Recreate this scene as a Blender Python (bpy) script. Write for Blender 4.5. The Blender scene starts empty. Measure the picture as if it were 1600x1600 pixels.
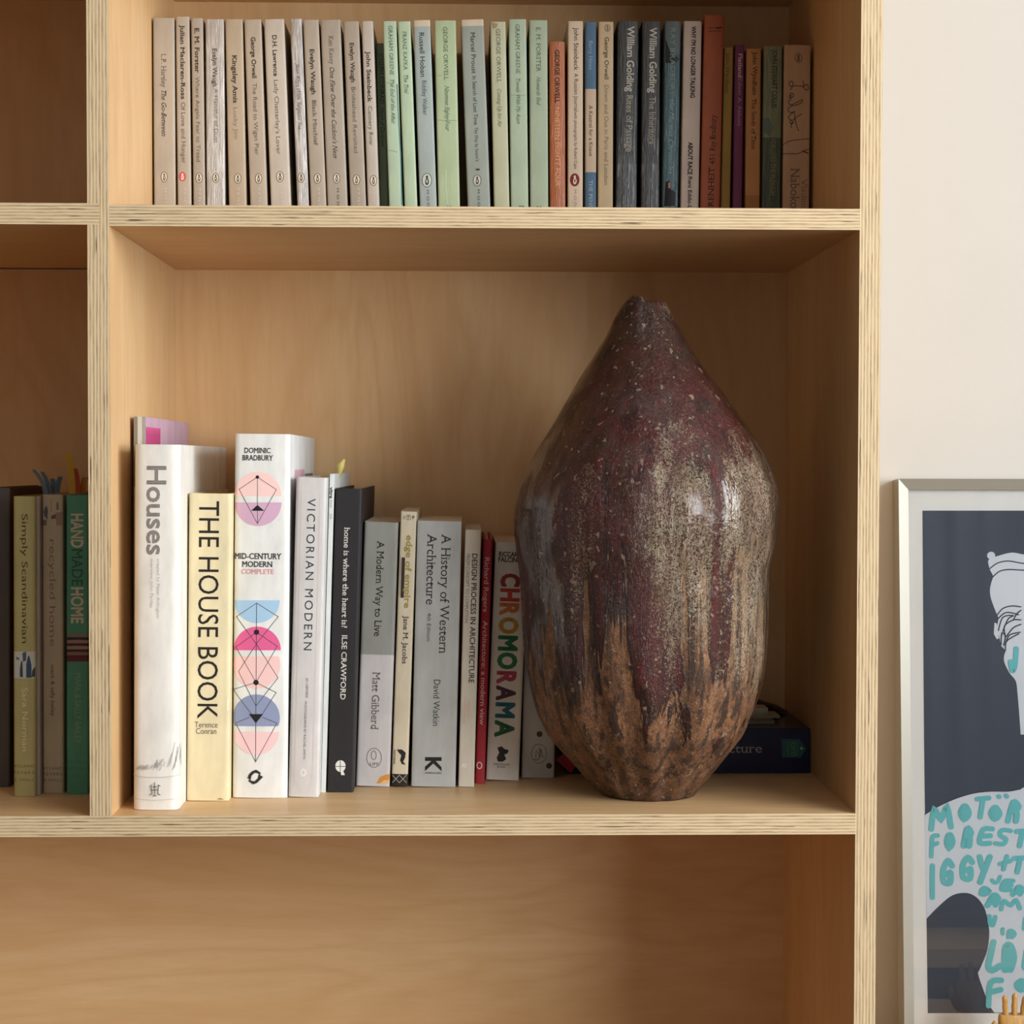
import bpy, bmesh, math, random
from mathutils import Vector, Matrix, noise
from mathutils.geometry import tessellate_polygon

random.seed(7)
C = bpy.context.scene.collection
SC = bpy.context.scene

# ------------------------------------------------------------------ camera
FPX, YAW, PITCH, ROLL = 2783.5, 0.025726, -0.027601, 0.0020
CAM = Vector((0.28402, -1.43, 0.28372))
_f = Vector((math.sin(YAW) * math.cos(PITCH), math.cos(YAW) * math.cos(PITCH), math.sin(PITCH)))
_r0 = Vector((math.cos(YAW), -math.sin(YAW), 0))
_u0 = _r0.cross(_f)
_r = _r0 * math.cos(ROLL) + _u0 * math.sin(ROLL)
_u = -_r0 * math.sin(ROLL) + _u0 * math.cos(ROLL)
cam = bpy.data.cameras.new('camera')
cam.sensor_width = 36.0
cam.lens = FPX / 1600 * 36.0
cam.clip_start = 0.02
cam_o = bpy.data.objects.new('camera', cam)
C.objects.link(cam_o)
cam_o.matrix_world = Matrix(((_r.x, _u.x, -_f.x, CAM.x), (_r.y, _u.y, -_f.y, CAM.y), (_r.z, _u.z, -_f.z, CAM.z), (0, 0, 0, 1)))
SC.camera = cam_o

# ------------------------------------------------------------------ light and exposure
SC.view_settings.view_transform = 'Standard'
SC.view_settings.look = 'None'
SC.view_settings.gamma = 1.0
SC.view_settings.use_curve_mapping = False
SC.view_settings.exposure = 0.0
SC.cycles.max_bounces = 8
SC.cycles.diffuse_bounces = 6
SC.cycles.sample_clamp_indirect = 4.0
w = bpy.data.worlds.new('sky')
SC.world = w
w.use_nodes = True
w.node_tree.nodes['Background'].inputs[0].default_value = (0.80, 0.90, 1.0, 1)
w.node_tree.nodes['Background'].inputs[1].default_value = 1.0
# daylight entering through the window in the wall beyond the picture (room: x -2.6..WX, y -3.6..WY)
WX, WY = 2.05, 0.3325
WIN_Y0, WIN_Y1, WIN_Z0, WIN_Z1 = -3.35, -0.50, 0.02, 1.36
def area(name, loc, to, sx, sy, power, col):
    l = bpy.data.lights.new(name, 'AREA')
    l.shape = 'RECTANGLE'; l.size = sx; l.size_y = sy; l.energy = power; l.color = col
    o = bpy.data.objects.new(name, l); C.objects.link(o)
    o.location = loc
    o.rotation_euler = (Vector(to) - Vector(loc)).to_track_quat('-Z', 'Y').to_euler()
    return o
area('window_daylight', (WX + 0.10, (WIN_Y0 + WIN_Y1) / 2, (WIN_Z0 + WIN_Z1) / 2), (0, (WIN_Y0 + WIN_Y1) / 2, (WIN_Z0 + WIN_Z1) / 2),
     WIN_Y1 - WIN_Y0, WIN_Z1 - WIN_Z0, 148.0, (0.95, 0.98, 1.0))
FY = -3.6

# ------------------------------------------------------------------ picture point -> place
def ray(px, py):
    return (_f + _r * ((px - 800) / FPX) + _u * ((800 - py) / FPX))
def at(px, py, Y):
    d = ray(px, py); t = (Y - CAM.y) / d.y
    return CAM + d * t
def on_floor(px, py, Z):
    d = ray(px, py); t = (Z - CAM.z) / d.z
    return CAM + d * t

# ------------------------------------------------------------------ materials
def lin(c):
    out = []
    for v in c[:3]:
        v = v / 255.0
        out.append(v / 12.92 if v <= 0.04045 else ((v + 0.055) / 1.055) ** 2.4)
    return (*out, 1.0)
_M = {}
class NT:
    def __init__(s, m):
        s.t = m.node_tree; s.n = s.t.nodes; s.l = s.t.links
        s.b = s.n['Principled BSDF']
    def new(s, k, **kw):
        x = s.n.new(k)
        for a, v in kw.items(): setattr(x, a, v)
        return x
    def link(s, a, b): s.l.new(a, b)
    def coord(s, scale, src='Object', loc=(0, 0, 0)):
        tc = s.new('ShaderNodeTexCoord'); mp = s.new('ShaderNodeMapping')
        mp.inputs['Scale'].default_value = scale; mp.inputs['Location'].default_value = loc
        s.link(tc.outputs[src], mp.inputs['Vector']); return mp.outputs[0]
    def noise(s, vec, scale, detail=3, rough=0.55, dist=0.0):
        x = s.new('ShaderNodeTexNoise'); x.inputs['Scale'].default_value = scale; x.inputs['Detail'].default_value = detail
        x.inputs['Roughness'].default_value = rough; x.inputs['Distortion'].default_value = dist
        s.link(vec, x.inputs['Vector']); return x.outputs['Fac']
    def ramp(s, fac, stops, interp='LINEAR'):
        x = s.new('ShaderNodeValToRGB'); x.color_ramp.interpolation = interp
        e = x.color_ramp.elements
        while len(e) < len(stops): e.new(0.5)
        for k, (p, c) in zip(e, stops):
            k.position = p; k.color = c if len(c) == 4 else (*c, 1)
        s.link(fac, x.inputs['Fac']); return x.outputs['Color']
    def mix(s, fac, a, b, mode='MIX'):
        x = s.new('ShaderNodeMix', data_type='RGBA', blend_type=mode)
        for v, i in ((fac, 0), (a, 6), (b, 7)):
            if hasattr(v, 'is_output'): s.link(v, x.inputs[i])
            else: x.inputs[i].default_value = v
        return x.outputs[2]
    def math(s, op, a, b=None, clamp=False):
        x = s.new('ShaderNodeMath', operation=op); x.use_clamp = clamp
        for v, i in ((a, 0), (b, 1)):
            if v is None: continue
            if hasattr(v, 'is_output'): s.link(v, x.inputs[i])
            else: x.inputs[i].default_value = v
        return x.outputs[0]
    def sep(s, vec):
        x = s.new('ShaderNodeSeparateXYZ'); s.link(vec, x.inputs[0]); return x.outputs
    def bump(s, h, strength, dist=0.001):
        x = s.new('ShaderNodeBump'); x.inputs['Strength'].default_value = strength; x.inputs['Distance'].default_value = dist
        s.link(h, x.inputs['Height']); s.link(x.outputs[0], s.b.inputs['Normal'])
def newmat(name, rough=0.5, spec=0.5):
    m = bpy.data.materials.new(name); m.use_nodes = True
    t = NT(m); t.b.inputs['Roughness'].default_value = rough
    t.b.inputs['Specular IOR Level'].default_value = spec
    return m, t
def paper(c, rough=0.55, wear=0.05):
    k = ('paper', tuple(c), rough, wear)
    if k in _M: return _M[k]
    m, t = newmat('printed_card', rough, 0.35)
    v = t.coord((60, 60, 22)); n = t.noise(v, 1.0, 4)
    a = lin([max(0, x * (1 - wear)) for x in c]); b = lin([min(255, x * (1 + wear)) for x in c])
    t.link(t.ramp(n, [(0.3, a), (0.7, b)]), t.b.inputs['Base Color'])
    t.bump(t.noise(t.coord((400, 400, 300)), 1.0, 2), 0.08, 0.0004)
    _M[k] = m; return m
def ink(c, rough=0.5):
    k = ('ink', tuple(c), rough)
    if k in _M: return _M[k]
    m, t = newmat('printed_ink', rough, 0.3)
    t.b.inputs['Base Color'].default_value = lin(c)
    _M[k] = m; return m
def foil(c, c2, lo=0.45, rough=0.3):
    """laminated card whose film has wrinkled up along the spine"""
    k = ('foil', tuple(c), tuple(c2), lo, rough)
    if k in _M: return _M[k]
    m, t = newmat('creased_laminate', rough, 0.8)
    v = t.coord((520, 520, 42)); n = t.noise(v, 1.0, 4, 0.65, 0.6)
    big = t.noise(t.coord((8, 8, 14)), 1.0, 2)
    t.link(t.ramp(n, [(lo, lin(c)), (lo + 0.22, lin(c2))]), t.b.inputs['Base Color'])
    t.bump(n, 0.9, 0.0012)
    _M[k] = m; return m
def leaves(c=(222, 212, 190)):
    k = ('pages', tuple(c))
    if k in _M: return _M[k]
    m, t = newmat('page_edges', 0.8, 0.2)
    v = t.coord((2600, 30, 30)); n = t.noise(v, 1.0, 2)
    t.link(t.ramp(n, [(0.3, lin([x * 0.86 for x in c])), (0.7, lin(c))]), t.b.inputs['Base Color'])
    _M[k] = m; return m
def wood(axis):
    """birch veneer, grain along axis"""
    k = ('wood', axis)
    if k in _M: return _M[k]
    m, t = newmat('birch_veneer', 0.42, 0.35)
    g = {'x': (1, 9, 9), 'z': (9, 9, 1), 'y': (9, 1, 9)}[axis]
    f = {'x': (0.9, 5.5, 4.2), 'z': (4.2, 5.5, 0.9), 'y': (4.2, 0.9, 4.2)}[axis]
    big = t.noise(t.coord(f), 2.0, 3, 0.5, 0.7)
    rings = t.math('FRACT', t.math('MULTIPLY', big, 9.0))
    rings = t.math('ABSOLUTE', t.math('SUBTRACT', rings, 0.5))
    fine = t.noise(t.coord(tuple(x * 16 for x in g)), 1.0, 4, 0.7)
    blot = t.noise(t.coord(tuple(x * 0.55 for x in g)), 2.2, 2)
    col = t.ramp(blot, [(0.3, lin((212, 173, 124))), (0.7, lin((223, 189, 143)))])
    col = t.mix(t.math('MULTIPLY', t.math('POWER', rings, 2.0), 1.15), col, lin((196, 150, 95)))
    col = t.mix(t.ramp(fine, [(0.35, (0, 0, 0)), (0.75, (0.35, 0.35, 0.35))]), col, lin((197, 152, 99)))
    fl = t.noise(t.coord(tuple(x * 3.2 for x in g), loc=(3, 7, 1)), 1.0, 1)
    col = t.mix(t.ramp(fl, [(0.765, (0, 0, 0)), (0.80, (0.45, 0.45, 0.45))]), col, lin((120, 78, 44)))
    t.link(col, t.b.inputs['Base Color'])
    t.bump(fine, 0.05, 0.0005)
    _M[k] = m; return m
def ply(axis, thick, run):
    """sawn plywood edge: plies across axis, streaks along run"""
    k = ('ply', axis, run)
    if k in _M: return _M[k]
    m, t = newmat('plywood_edge', 0.6, 0.25)
    sc = {'x': (9, 60, 60), 'z': (60, 60, 9)}[run]
    wob = t.noise(t.coord(sc), 0.35, 2)
    comp = t.sep(t.coord((1, 1, 1)))['XYZ'.index(axis.upper())]
    tt = t.math('DIVIDE', comp, thick)
    tt = t.math('ADD', tt, t.math('MULTIPLY', t.math('SUBTRACT', wob, 0.5), 0.10))
    fr = t.math('FRACT', t.math('MULTIPLY', tt, 6.5))
    line = t.ramp(fr, [(0.0, (0, 0, 0)), (0.12, (1, 1, 1)), (0.26, (1, 1, 1)), (0.42, (0, 0, 0))])
    st = {'x': (34, 800, 800), 'z': (800, 800, 34)}[run]
    streak = t.noise(t.coord(st), 1.0, 4, 0.7)
    tan = t.ramp(streak, [(0.30, lin((150, 122, 90))), (0.52, lin((194, 168, 132))), (0.72, lin((212, 186, 146)))])
    vd = {'x': (16, 420, 420), 'z': (420, 420, 16)}[run]
    void = t.noise(t.coord(vd, loc=(4, 2, 9)), 1.0, 2, 0.6)
    tan = t.mix(t.ramp(void, [(0.625, (0, 0, 0)), (0.66, (0.85, 0.85, 0.85))]), tan, lin((86, 62, 44)))
    col = t.mix(line, tan, lin((224, 202, 162)))
    t.link(col, t.b.inputs['Base Color'])
    t.bump(streak, 0.15, 0.0006)
    _M[k] = m; return m
def plaster(c):
    k = ('plaster', tuple(c))
    if k in _M: return _M[k]
    m, t = newmat('painted_plaster', 0.8, 0.2)
    n = t.noise(t.coord((3, 3, 3)), 2.0, 3)
    t.link(t.ramp(n, [(0.3, lin([x * 0.985 for x in c])), (0.7, lin(c))]), t.b.inputs['Base Color'])
    t.bump(t.noise(t.coord((180, 180, 180)), 1.0, 3), 0.06, 0.001)
    _M[k] = m; return m

# ------------------------------------------------------------------ mesh helpers
class MB:
    def __init__(s): s.v = []; s.f = []; s.m = []; s.mats = []; s.smooth = []
    def mi(s, mat):
        if mat not in s.mats: s.mats.append(mat)
        return s.mats.index(mat)
    def add(s, vs, fs, mat, smooth=False):
        o = len(s.v); s.v += [tuple(x) for x in vs]; k = s.mi(mat)
        for f in fs: s.f.append([i + o for i in f]); s.m.append(k); s.smooth.append(smooth)
    def box(s, a, b, mat):
        x0, y0, z0 = a; x1, y1, z1 = b
        vs = [(x0, y0, z0), (x1, y0, z0), (x1, y1, z0), (x0, y1, z0), (x0, y0, z1), (x1, y0, z1), (x1, y1, z1), (x0, y1, z1)]
        s.add(vs, [(0, 3, 2, 1), (4, 5, 6, 7), (0, 1, 5, 4), (1, 2, 6, 5), (2, 3, 7, 6), (3, 0, 4, 7)], mat)
    def panel(s, a, b, face, edge):
        """a board: front and end edges get the sawn-edge material"""
        x0, y0, z0 = a; x1, y1, z1 = b
        vs = [(x0, y0, z0), (x1, y0, z0), (x1, y1, z0), (x0, y1, z0), (x0, y0, z1), (x1, y0, z1), (x1, y1, z1), (x0, y1, z1)]
        s.add(vs, [(0, 3, 2, 1), (4, 5, 6, 7), (1, 2, 6, 5), (2, 3, 7, 6), (3, 0, 4, 7)], face)
        s.add(vs, [(0, 1, 5, 4)], edge)
    def tube(s, pts, rad, mat, seg=10, cap=True):
        rings = []; n = len(pts); o = []
        for i, p in enumerate(pts):
            p = Vector(p); d = (Vector(pts[min(n - 1, i + 1)]) - Vector(pts[max(0, i - 1)])).normalized()
            a = d.cross(Vector((0, 1, 0)))
            if a.length < 1e-4: a = d.cross(Vector((1, 0, 0)))
            a.normalize(); b = d.cross(a)
            r = rad[i] if isinstance(rad, (list, tuple)) else rad
            for k in range(seg):
                t = 2 * math.pi * k / seg
                o.append(p + a * (r * math.cos(t)) + b * (r * math.sin(t)))
        fs = []
        for i in range(n - 1):
            for k in range(seg):
                fs.append((i * seg + k, (i + 1) * seg + k, (i + 1) * seg + (k + 1) % seg, i * seg + (k + 1) % seg))
        if cap:
            fs.append(tuple(range(seg))); fs.append(tuple((n - 1) * seg + k for k in reversed(range(seg))))
        s.add(o, fs, mat, True)
    def build(s, name, parent=None, angle=None):
        me = bpy.data.meshes.new(name)
        me.from_pydata(s.v, [], s.f)
        for m in s.mats: me.materials.append(m)
        me.polygons.foreach_set('material_index', s.m)
        me.polygons.foreach_set('use_smooth', s.smooth)
        me.update()
        if angle: me.set_sharp_from_angle(angle=angle)
        o = bpy.data.objects.new(name, me); C.objects.link(o)
        if parent is not None: o.parent = parent
        return o
def tag(o, label, cat, group=None):
    o['label'] = label; o['category'] = cat
    if group: o['group'] = group
    return o
def empty(name, loc, rot=(0, 0, 0)):
    o = bpy.data.objects.new(name, None); C.objects.link(o)
    o.empty_display_size = 0.02; o.location = loc; o.rotation_euler = rot
    return o

# ------------------------------------------------------------------ room
W, H, D, TU, TS = 0.600, 0.4714, 0.3232, 0.0174, 0.0169
FLOOR, CEIL, XL = -1.12, 1.45, -2.6
def structure(name, boxes, mat):
    b = MB()
    for p, q in boxes: b.box(p, q, mat)
    o = b.build(name); o['kind'] = 'structure'; return o
PL = plaster((196, 192, 185))
structure('wall_back', [((XL - 0.1, WY, FLOOR), (WX + 0.15, WY + 0.1, CEIL))], PL)
structure('wall_right', [((WX, WIN_Y1, FLOOR), (WX + 0.15, WY, CEIL)), ((WX, FY, FLOOR), (WX + 0.15, WIN_Y0, CEIL)),
                         ((WX, WIN_Y0, FLOOR), (WX + 0.15, WIN_Y1, WIN_Z0)), ((WX, WIN_Y0, WIN_Z1), (WX + 0.15, WIN_Y1, CEIL))], PL)
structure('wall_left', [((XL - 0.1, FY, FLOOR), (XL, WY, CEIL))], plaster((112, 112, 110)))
structure('wall_front', [((XL, FY - 0.15, FLOOR), (WX + 0.15, FY, CEIL))], plaster((172, 172, 170)))
structure('ceiling', [((XL - 0.1, FY - 0.15, CEIL), (WX + 0.15, WY + 0.1, CEIL + 0.1))], plaster((190, 188, 184)))
fm, ft = newmat('oak_floorboards', 0.45, 0.4)
fv = ft.coord((1, 1, 1)); fb = ft.new('ShaderNodeTexBrick'); fb.inputs['Scale'].default_value = 1.0
fb.inputs['Brick Width'].default_value = 1.6; fb.inputs['Row Height'].default_value = 0.14; fb.inputs['Mortar Size'].default_value = 0.002
fb.inputs['Color1'].default_value = lin((118, 88, 62)); fb.inputs['Color2'].default_value = lin((104, 76, 52)); fb.inputs['Mortar'].default_value = lin((70, 50, 34))
ft.link(fv, fb.inputs['Vector']); ft.link(fb.outputs['Color'], ft.b.inputs['Base Color'])
structure('floor', [((XL - 0.1, FY - 0.15, FLOOR - 0.1), (WX + 0.15, WY + 0.1, FLOOR))], fm)
b = MB(); wm = ink((236, 234, 228)); t = 0.045; x0, x1 = WX + 0.02, WX + 0.06; ym = (WIN_Y0 + WIN_Y1) / 2
for a in ((WIN_Y0, WIN_Y0 + t), (WIN_Y1 - t, WIN_Y1), (ym - t / 2, ym + t / 2)): b.box((x0, a[0], WIN_Z0), (x1, a[1], WIN_Z1), wm)
for a in ((WIN_Z0, WIN_Z0 + t), (WIN_Z1 - t, WIN_Z1)): b.box((x0, WIN_Y0, a[0]), (x1, WIN_Y1, a[1]), wm)
o = b.build('window_1'); o['kind'] = 'structure'

# ------------------------------------------------------------------ bookcase
bc = empty('bookcase', (-W - TU, 0, FLOOR))
tag(bc, 'built-in birch plywood bookcase with open square compartments and striped sawn edges', 'bookcase')
def board(name, a, b, face, edge):
    m = MB(); sz = [b[i] - a[i] for i in range(3)]
    m.panel((0, 0, 0), sz, face, edge)
    o = m.build(name, bc); o.location = Vector(a) - Vector(bc.location); return o
PX_, PZ_ = ply('x', TU, 'z'), ply('z', TS, 'x')
ZM = H; ZT = H + TS + 0.243            # middle shelf, underside of the top shelf
ZB = -TS - 0.42                        # floor of the low compartment
LX = -W - TU
board('side_panel', (W, 0, FLOOR), (W + TU, WY - 0.0005, ZT + TS + 0.30), wood('z'), PX_)
board('side_panel', (LX - TU, 0, FLOOR), (LX, WY - 0.0005, ZT + TS + 0.30), wood('z'), PX_)
board('divider', (-TU, 0, 0), (0, D, ZT), wood('z'), PX_)
board('shelf', (LX, 0, -TS), (W, D, 0), wood('x'), PZ_)
board('shelf', (0, 0, ZM), (W, D, ZM + TS), wood('x'), PZ_)
board('shelf', (LX, -0.0003, ZM + 0.001), (-TU * 0.45, D, ZM + TS + 0.001), wood('x'), PZ_)
board('shelf', (LX, 0, ZT), (W, D, ZT + TS), wood('x'), PZ_)
board('shelf', (LX, 0, ZB - TS), (W, D, ZB), wood('x'), PZ_)
board('shelf', (LX, 0, ZT + TS + 0.30), (W, D, ZT + 2 * TS + 0.30), wood('x'), PZ_)
for nm, x0, x1, z0, z1, g in (('back_panel', 0, W, 0, ZM, 'z'), ('back_panel', LX, -TU, 0, ZM, 'z'), ('back_panel', 0, W, ZM + TS, ZT, 'z'),
                              ('back_panel', LX, -TU, ZM + TS, ZT, 'z'), ('back_panel', LX, W, ZB, -TS, 'x'), ('back_panel', LX, W, ZT + TS, ZT + TS + .3, 'x'),
                              ('back_panel', LX, W, FLOOR, ZB - TS, 'x')):
    m = MB(); m.box((0, 0, 0), (x1 - x0, WY - D - 0.0005, z1 - z0), wood(g)); o = m.build(nm, bc)
    o.location = Vector((x0, D, z0)) - Vector(bc.location)

# ------------------------------------------------------------------ lettering
def glyphs(s, bold=0.0, italic=0.0, serif=False, space=1.0):
    cu = bpy.data.curves.new('t', 'FONT'); cu.body = s; cu.size = 1.0; cu.shear = italic
    cu.space_character = space; cu.resolution_u = 3; cu.fill_mode = 'FRONT' if hasattr(cu, 'fill_mode') else cu.fill_mode
    o = bpy.data.objects.new('t', cu); me = bpy.data.meshes.new_from_object(o)
    vs = [(v.co.x, v.co.y) for v in me.vertices]; fs = [tuple(p.vertices) for p in me.polygons]
    bpy.data.objects.remove(o); bpy.data.curves.remove(cu); bpy.data.meshes.remove(me)
    base_v, base_f = list(vs), list(fs)
    if bold > 0:
        # thicken: a thin border along every outline edge
        key = {}; rm = [key.setdefault((round(x, 4), round(y, 4)), len(key)) for x, y in vs]; P = list(key.keys()); cnt = {}
        for f in fs:
            g = [rm[i] for i in f]
            for a, b in zip(g, g[1:] + g[:1]):
                if a != b: cnt[(min(a, b), max(a, b))] = cnt.get((min(a, b), max(a, b)), 0) + 1
        for (a, b), c_ in cnt.items():
            if c_ != 1: continue
            (ax, ay), (bx, by) = P[a], P[b]; L = math.hypot(bx - ax, by - ay) or 1e-9
            ex, ey = (bx - ax) / L * bold * .6, (by - ay) / L * bold * .6; nx, ny = -(by - ay) / L * bold, (bx - ax) / L * bold; o = len(vs)
            vs += [(ax - ex - nx, ay - ey - ny), (bx + ex - nx, by + ey - ny), (bx + ex + nx, by + ey + ny), (ax - ex + nx, ay - ey + ny)]; fs.append((o, o + 1, o + 2, o + 3))
    if serif:
        # weld, then find the flat ends of stems and give each a slab
        key = {}; rm = []; vs = list(vs); n0 = len(base_v)
        for x, y in base_v: rm.append(key.setdefault((round(x, 4), round(y, 4)), len(key)))
        P = list(key.keys()); cnt = {}
        for f in base_f:
            g = [rm[i] for i in f]
            for a, b in zip(g, g[1:] + g[:1]):
                if a != b: cnt.setdefault((min(a, b), max(a, b)), []).append(g)
        bd = [e for e, g in cnt.items() if len(g) == 1]; nb = {}
        for a, b in bd: nb.setdefault(a, []).append(b); nb.setdefault(b, []).append(a)
        for a, b in bd:
            (xa, ya), (xb, yb) = P[a], P[b]
            L = abs(xa - xb)
            if abs(ya - yb) > 0.004 or not 0.02 < L < 0.26: continue
            ok = 0
            for p, q in ((a, b), (b, a)):
                for n in nb[p]:
                    if n == q: continue
                    dx, dy = P[n][0] - P[p][0], P[n][1] - P[p][1]
                    if abs(dy) > 0.16 and abs(dy) > 0.8 * abs(dx): ok += 1; sg = 1 if dy > 0 else -1
            if ok < 1: continue
            x0, x1 = min(xa, xb) - 0.065, max(xa, xb) + 0.065
            o = len(vs); h = 0.045 * sg
            vs += [(x0, ya), (x1, ya), (x1, ya + h), (x0, ya + h)]; fs.append((o, o + 1, o + 2, o + 3) if sg > 0 else (o + 3, o + 2, o + 1, o))
    return vs, fs
CAPH = None
def cap_height():
    global CAPH
    if CAPH is None: CAPH = max(y for x, y in glyphs('H')[0])
    return CAPH

def ribbon(pts, wd, closed=False):
    """flat stroke in 2D: one mitred strip with round ends"""
    pts = list(pts); n = len(pts)
    if n > 1 and closed and pts[0] == pts[-1]: pts.pop(); n -= 1
    Ls, Rs = [], []
    for i in range(n):
        a = pts[i - 1] if (i > 0 or closed) else pts[i]; b = pts[(i + 1) % n] if (i < n - 1 or closed) else pts[i]; p = pts[i]
        d0 = (p[0] - a[0], p[1] - a[1]); d1 = (b[0] - p[0], b[1] - p[1])
        l0, l1 = math.hypot(*d0), math.hypot(*d1)
        if l0 < 1e-9: d0, l0 = d1, l1
        if l1 < 1e-9: d1, l1 = d0, l0
        n0 = (-d0[1] / l0, d0[0] / l0); n1 = (-d1[1] / l1, d1[0] / l1); mx_, my_ = n0[0] + n1[0], n0[1] + n1[1]; ml = math.hypot(mx_, my_)
        if ml < .4: mx_, my_, k = n1[0], n1[1], 1.0
        else: mx_, my_ = mx_ / ml, my_ / ml; k = min(1.8, 1 / max(.3, mx_ * n1[0] + my_ * n1[1]))
        h = wd / 2 * k; Ls.append((p[0] + mx_ * h, p[1] + my_ * h)); Rs.append((p[0] - mx_ * h, p[1] - my_ * h))
    polys = [[Ls[i], Ls[(i + 1) % n], Rs[(i + 1) % n], Rs[i]] for i in range(n if closed else n - 1)]
    if not closed and wd > 1.5:
        for p, q in ((pts[0], pts[1]), (pts[-1], pts[-2])):
            t = math.atan2(p[1] - q[1], p[0] - q[0]); polys.append(disc(p[0], p[1], wd / 2, wd / 2, 9, t - math.pi / 2, t + math.pi / 2))
    return polys
def disc(x, y, rx, ry, n=24, a0=0, a1=2 * math.pi):
    full = abs(a1 - a0 - 2 * math.pi) < 1e-6
    return [(x + rx * math.cos(a0 + (a1 - a0) * k / (n if full else n - 1)), y + ry * math.sin(a0 + (a1 - a0) * k / (n if full else n - 1))) for k in range(n)]
def smooth_line(pts, k=6):
    out = []
    P = [pts[0]] + list(pts) + [pts[-1]]
    for i in range(1, len(P) - 2):
        for j in range(k):
            t = j / k
            out.append(tuple(0.5 * ((2 * P[i][c]) + (-P[i - 1][c] + P[i + 1][c]) * t + (2 * P[i - 1][c] - 5 * P[i][c] + 4 * P[i + 1][c] - P[i + 2][c]) * t * t
                       + (-P[i - 1][c] + 3 * P[i][c] - 3 * P[i + 1][c] + P[i + 2][c]) * t ** 3) for c in (0, 1)))
    out.append(pts[-1]); return out

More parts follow.
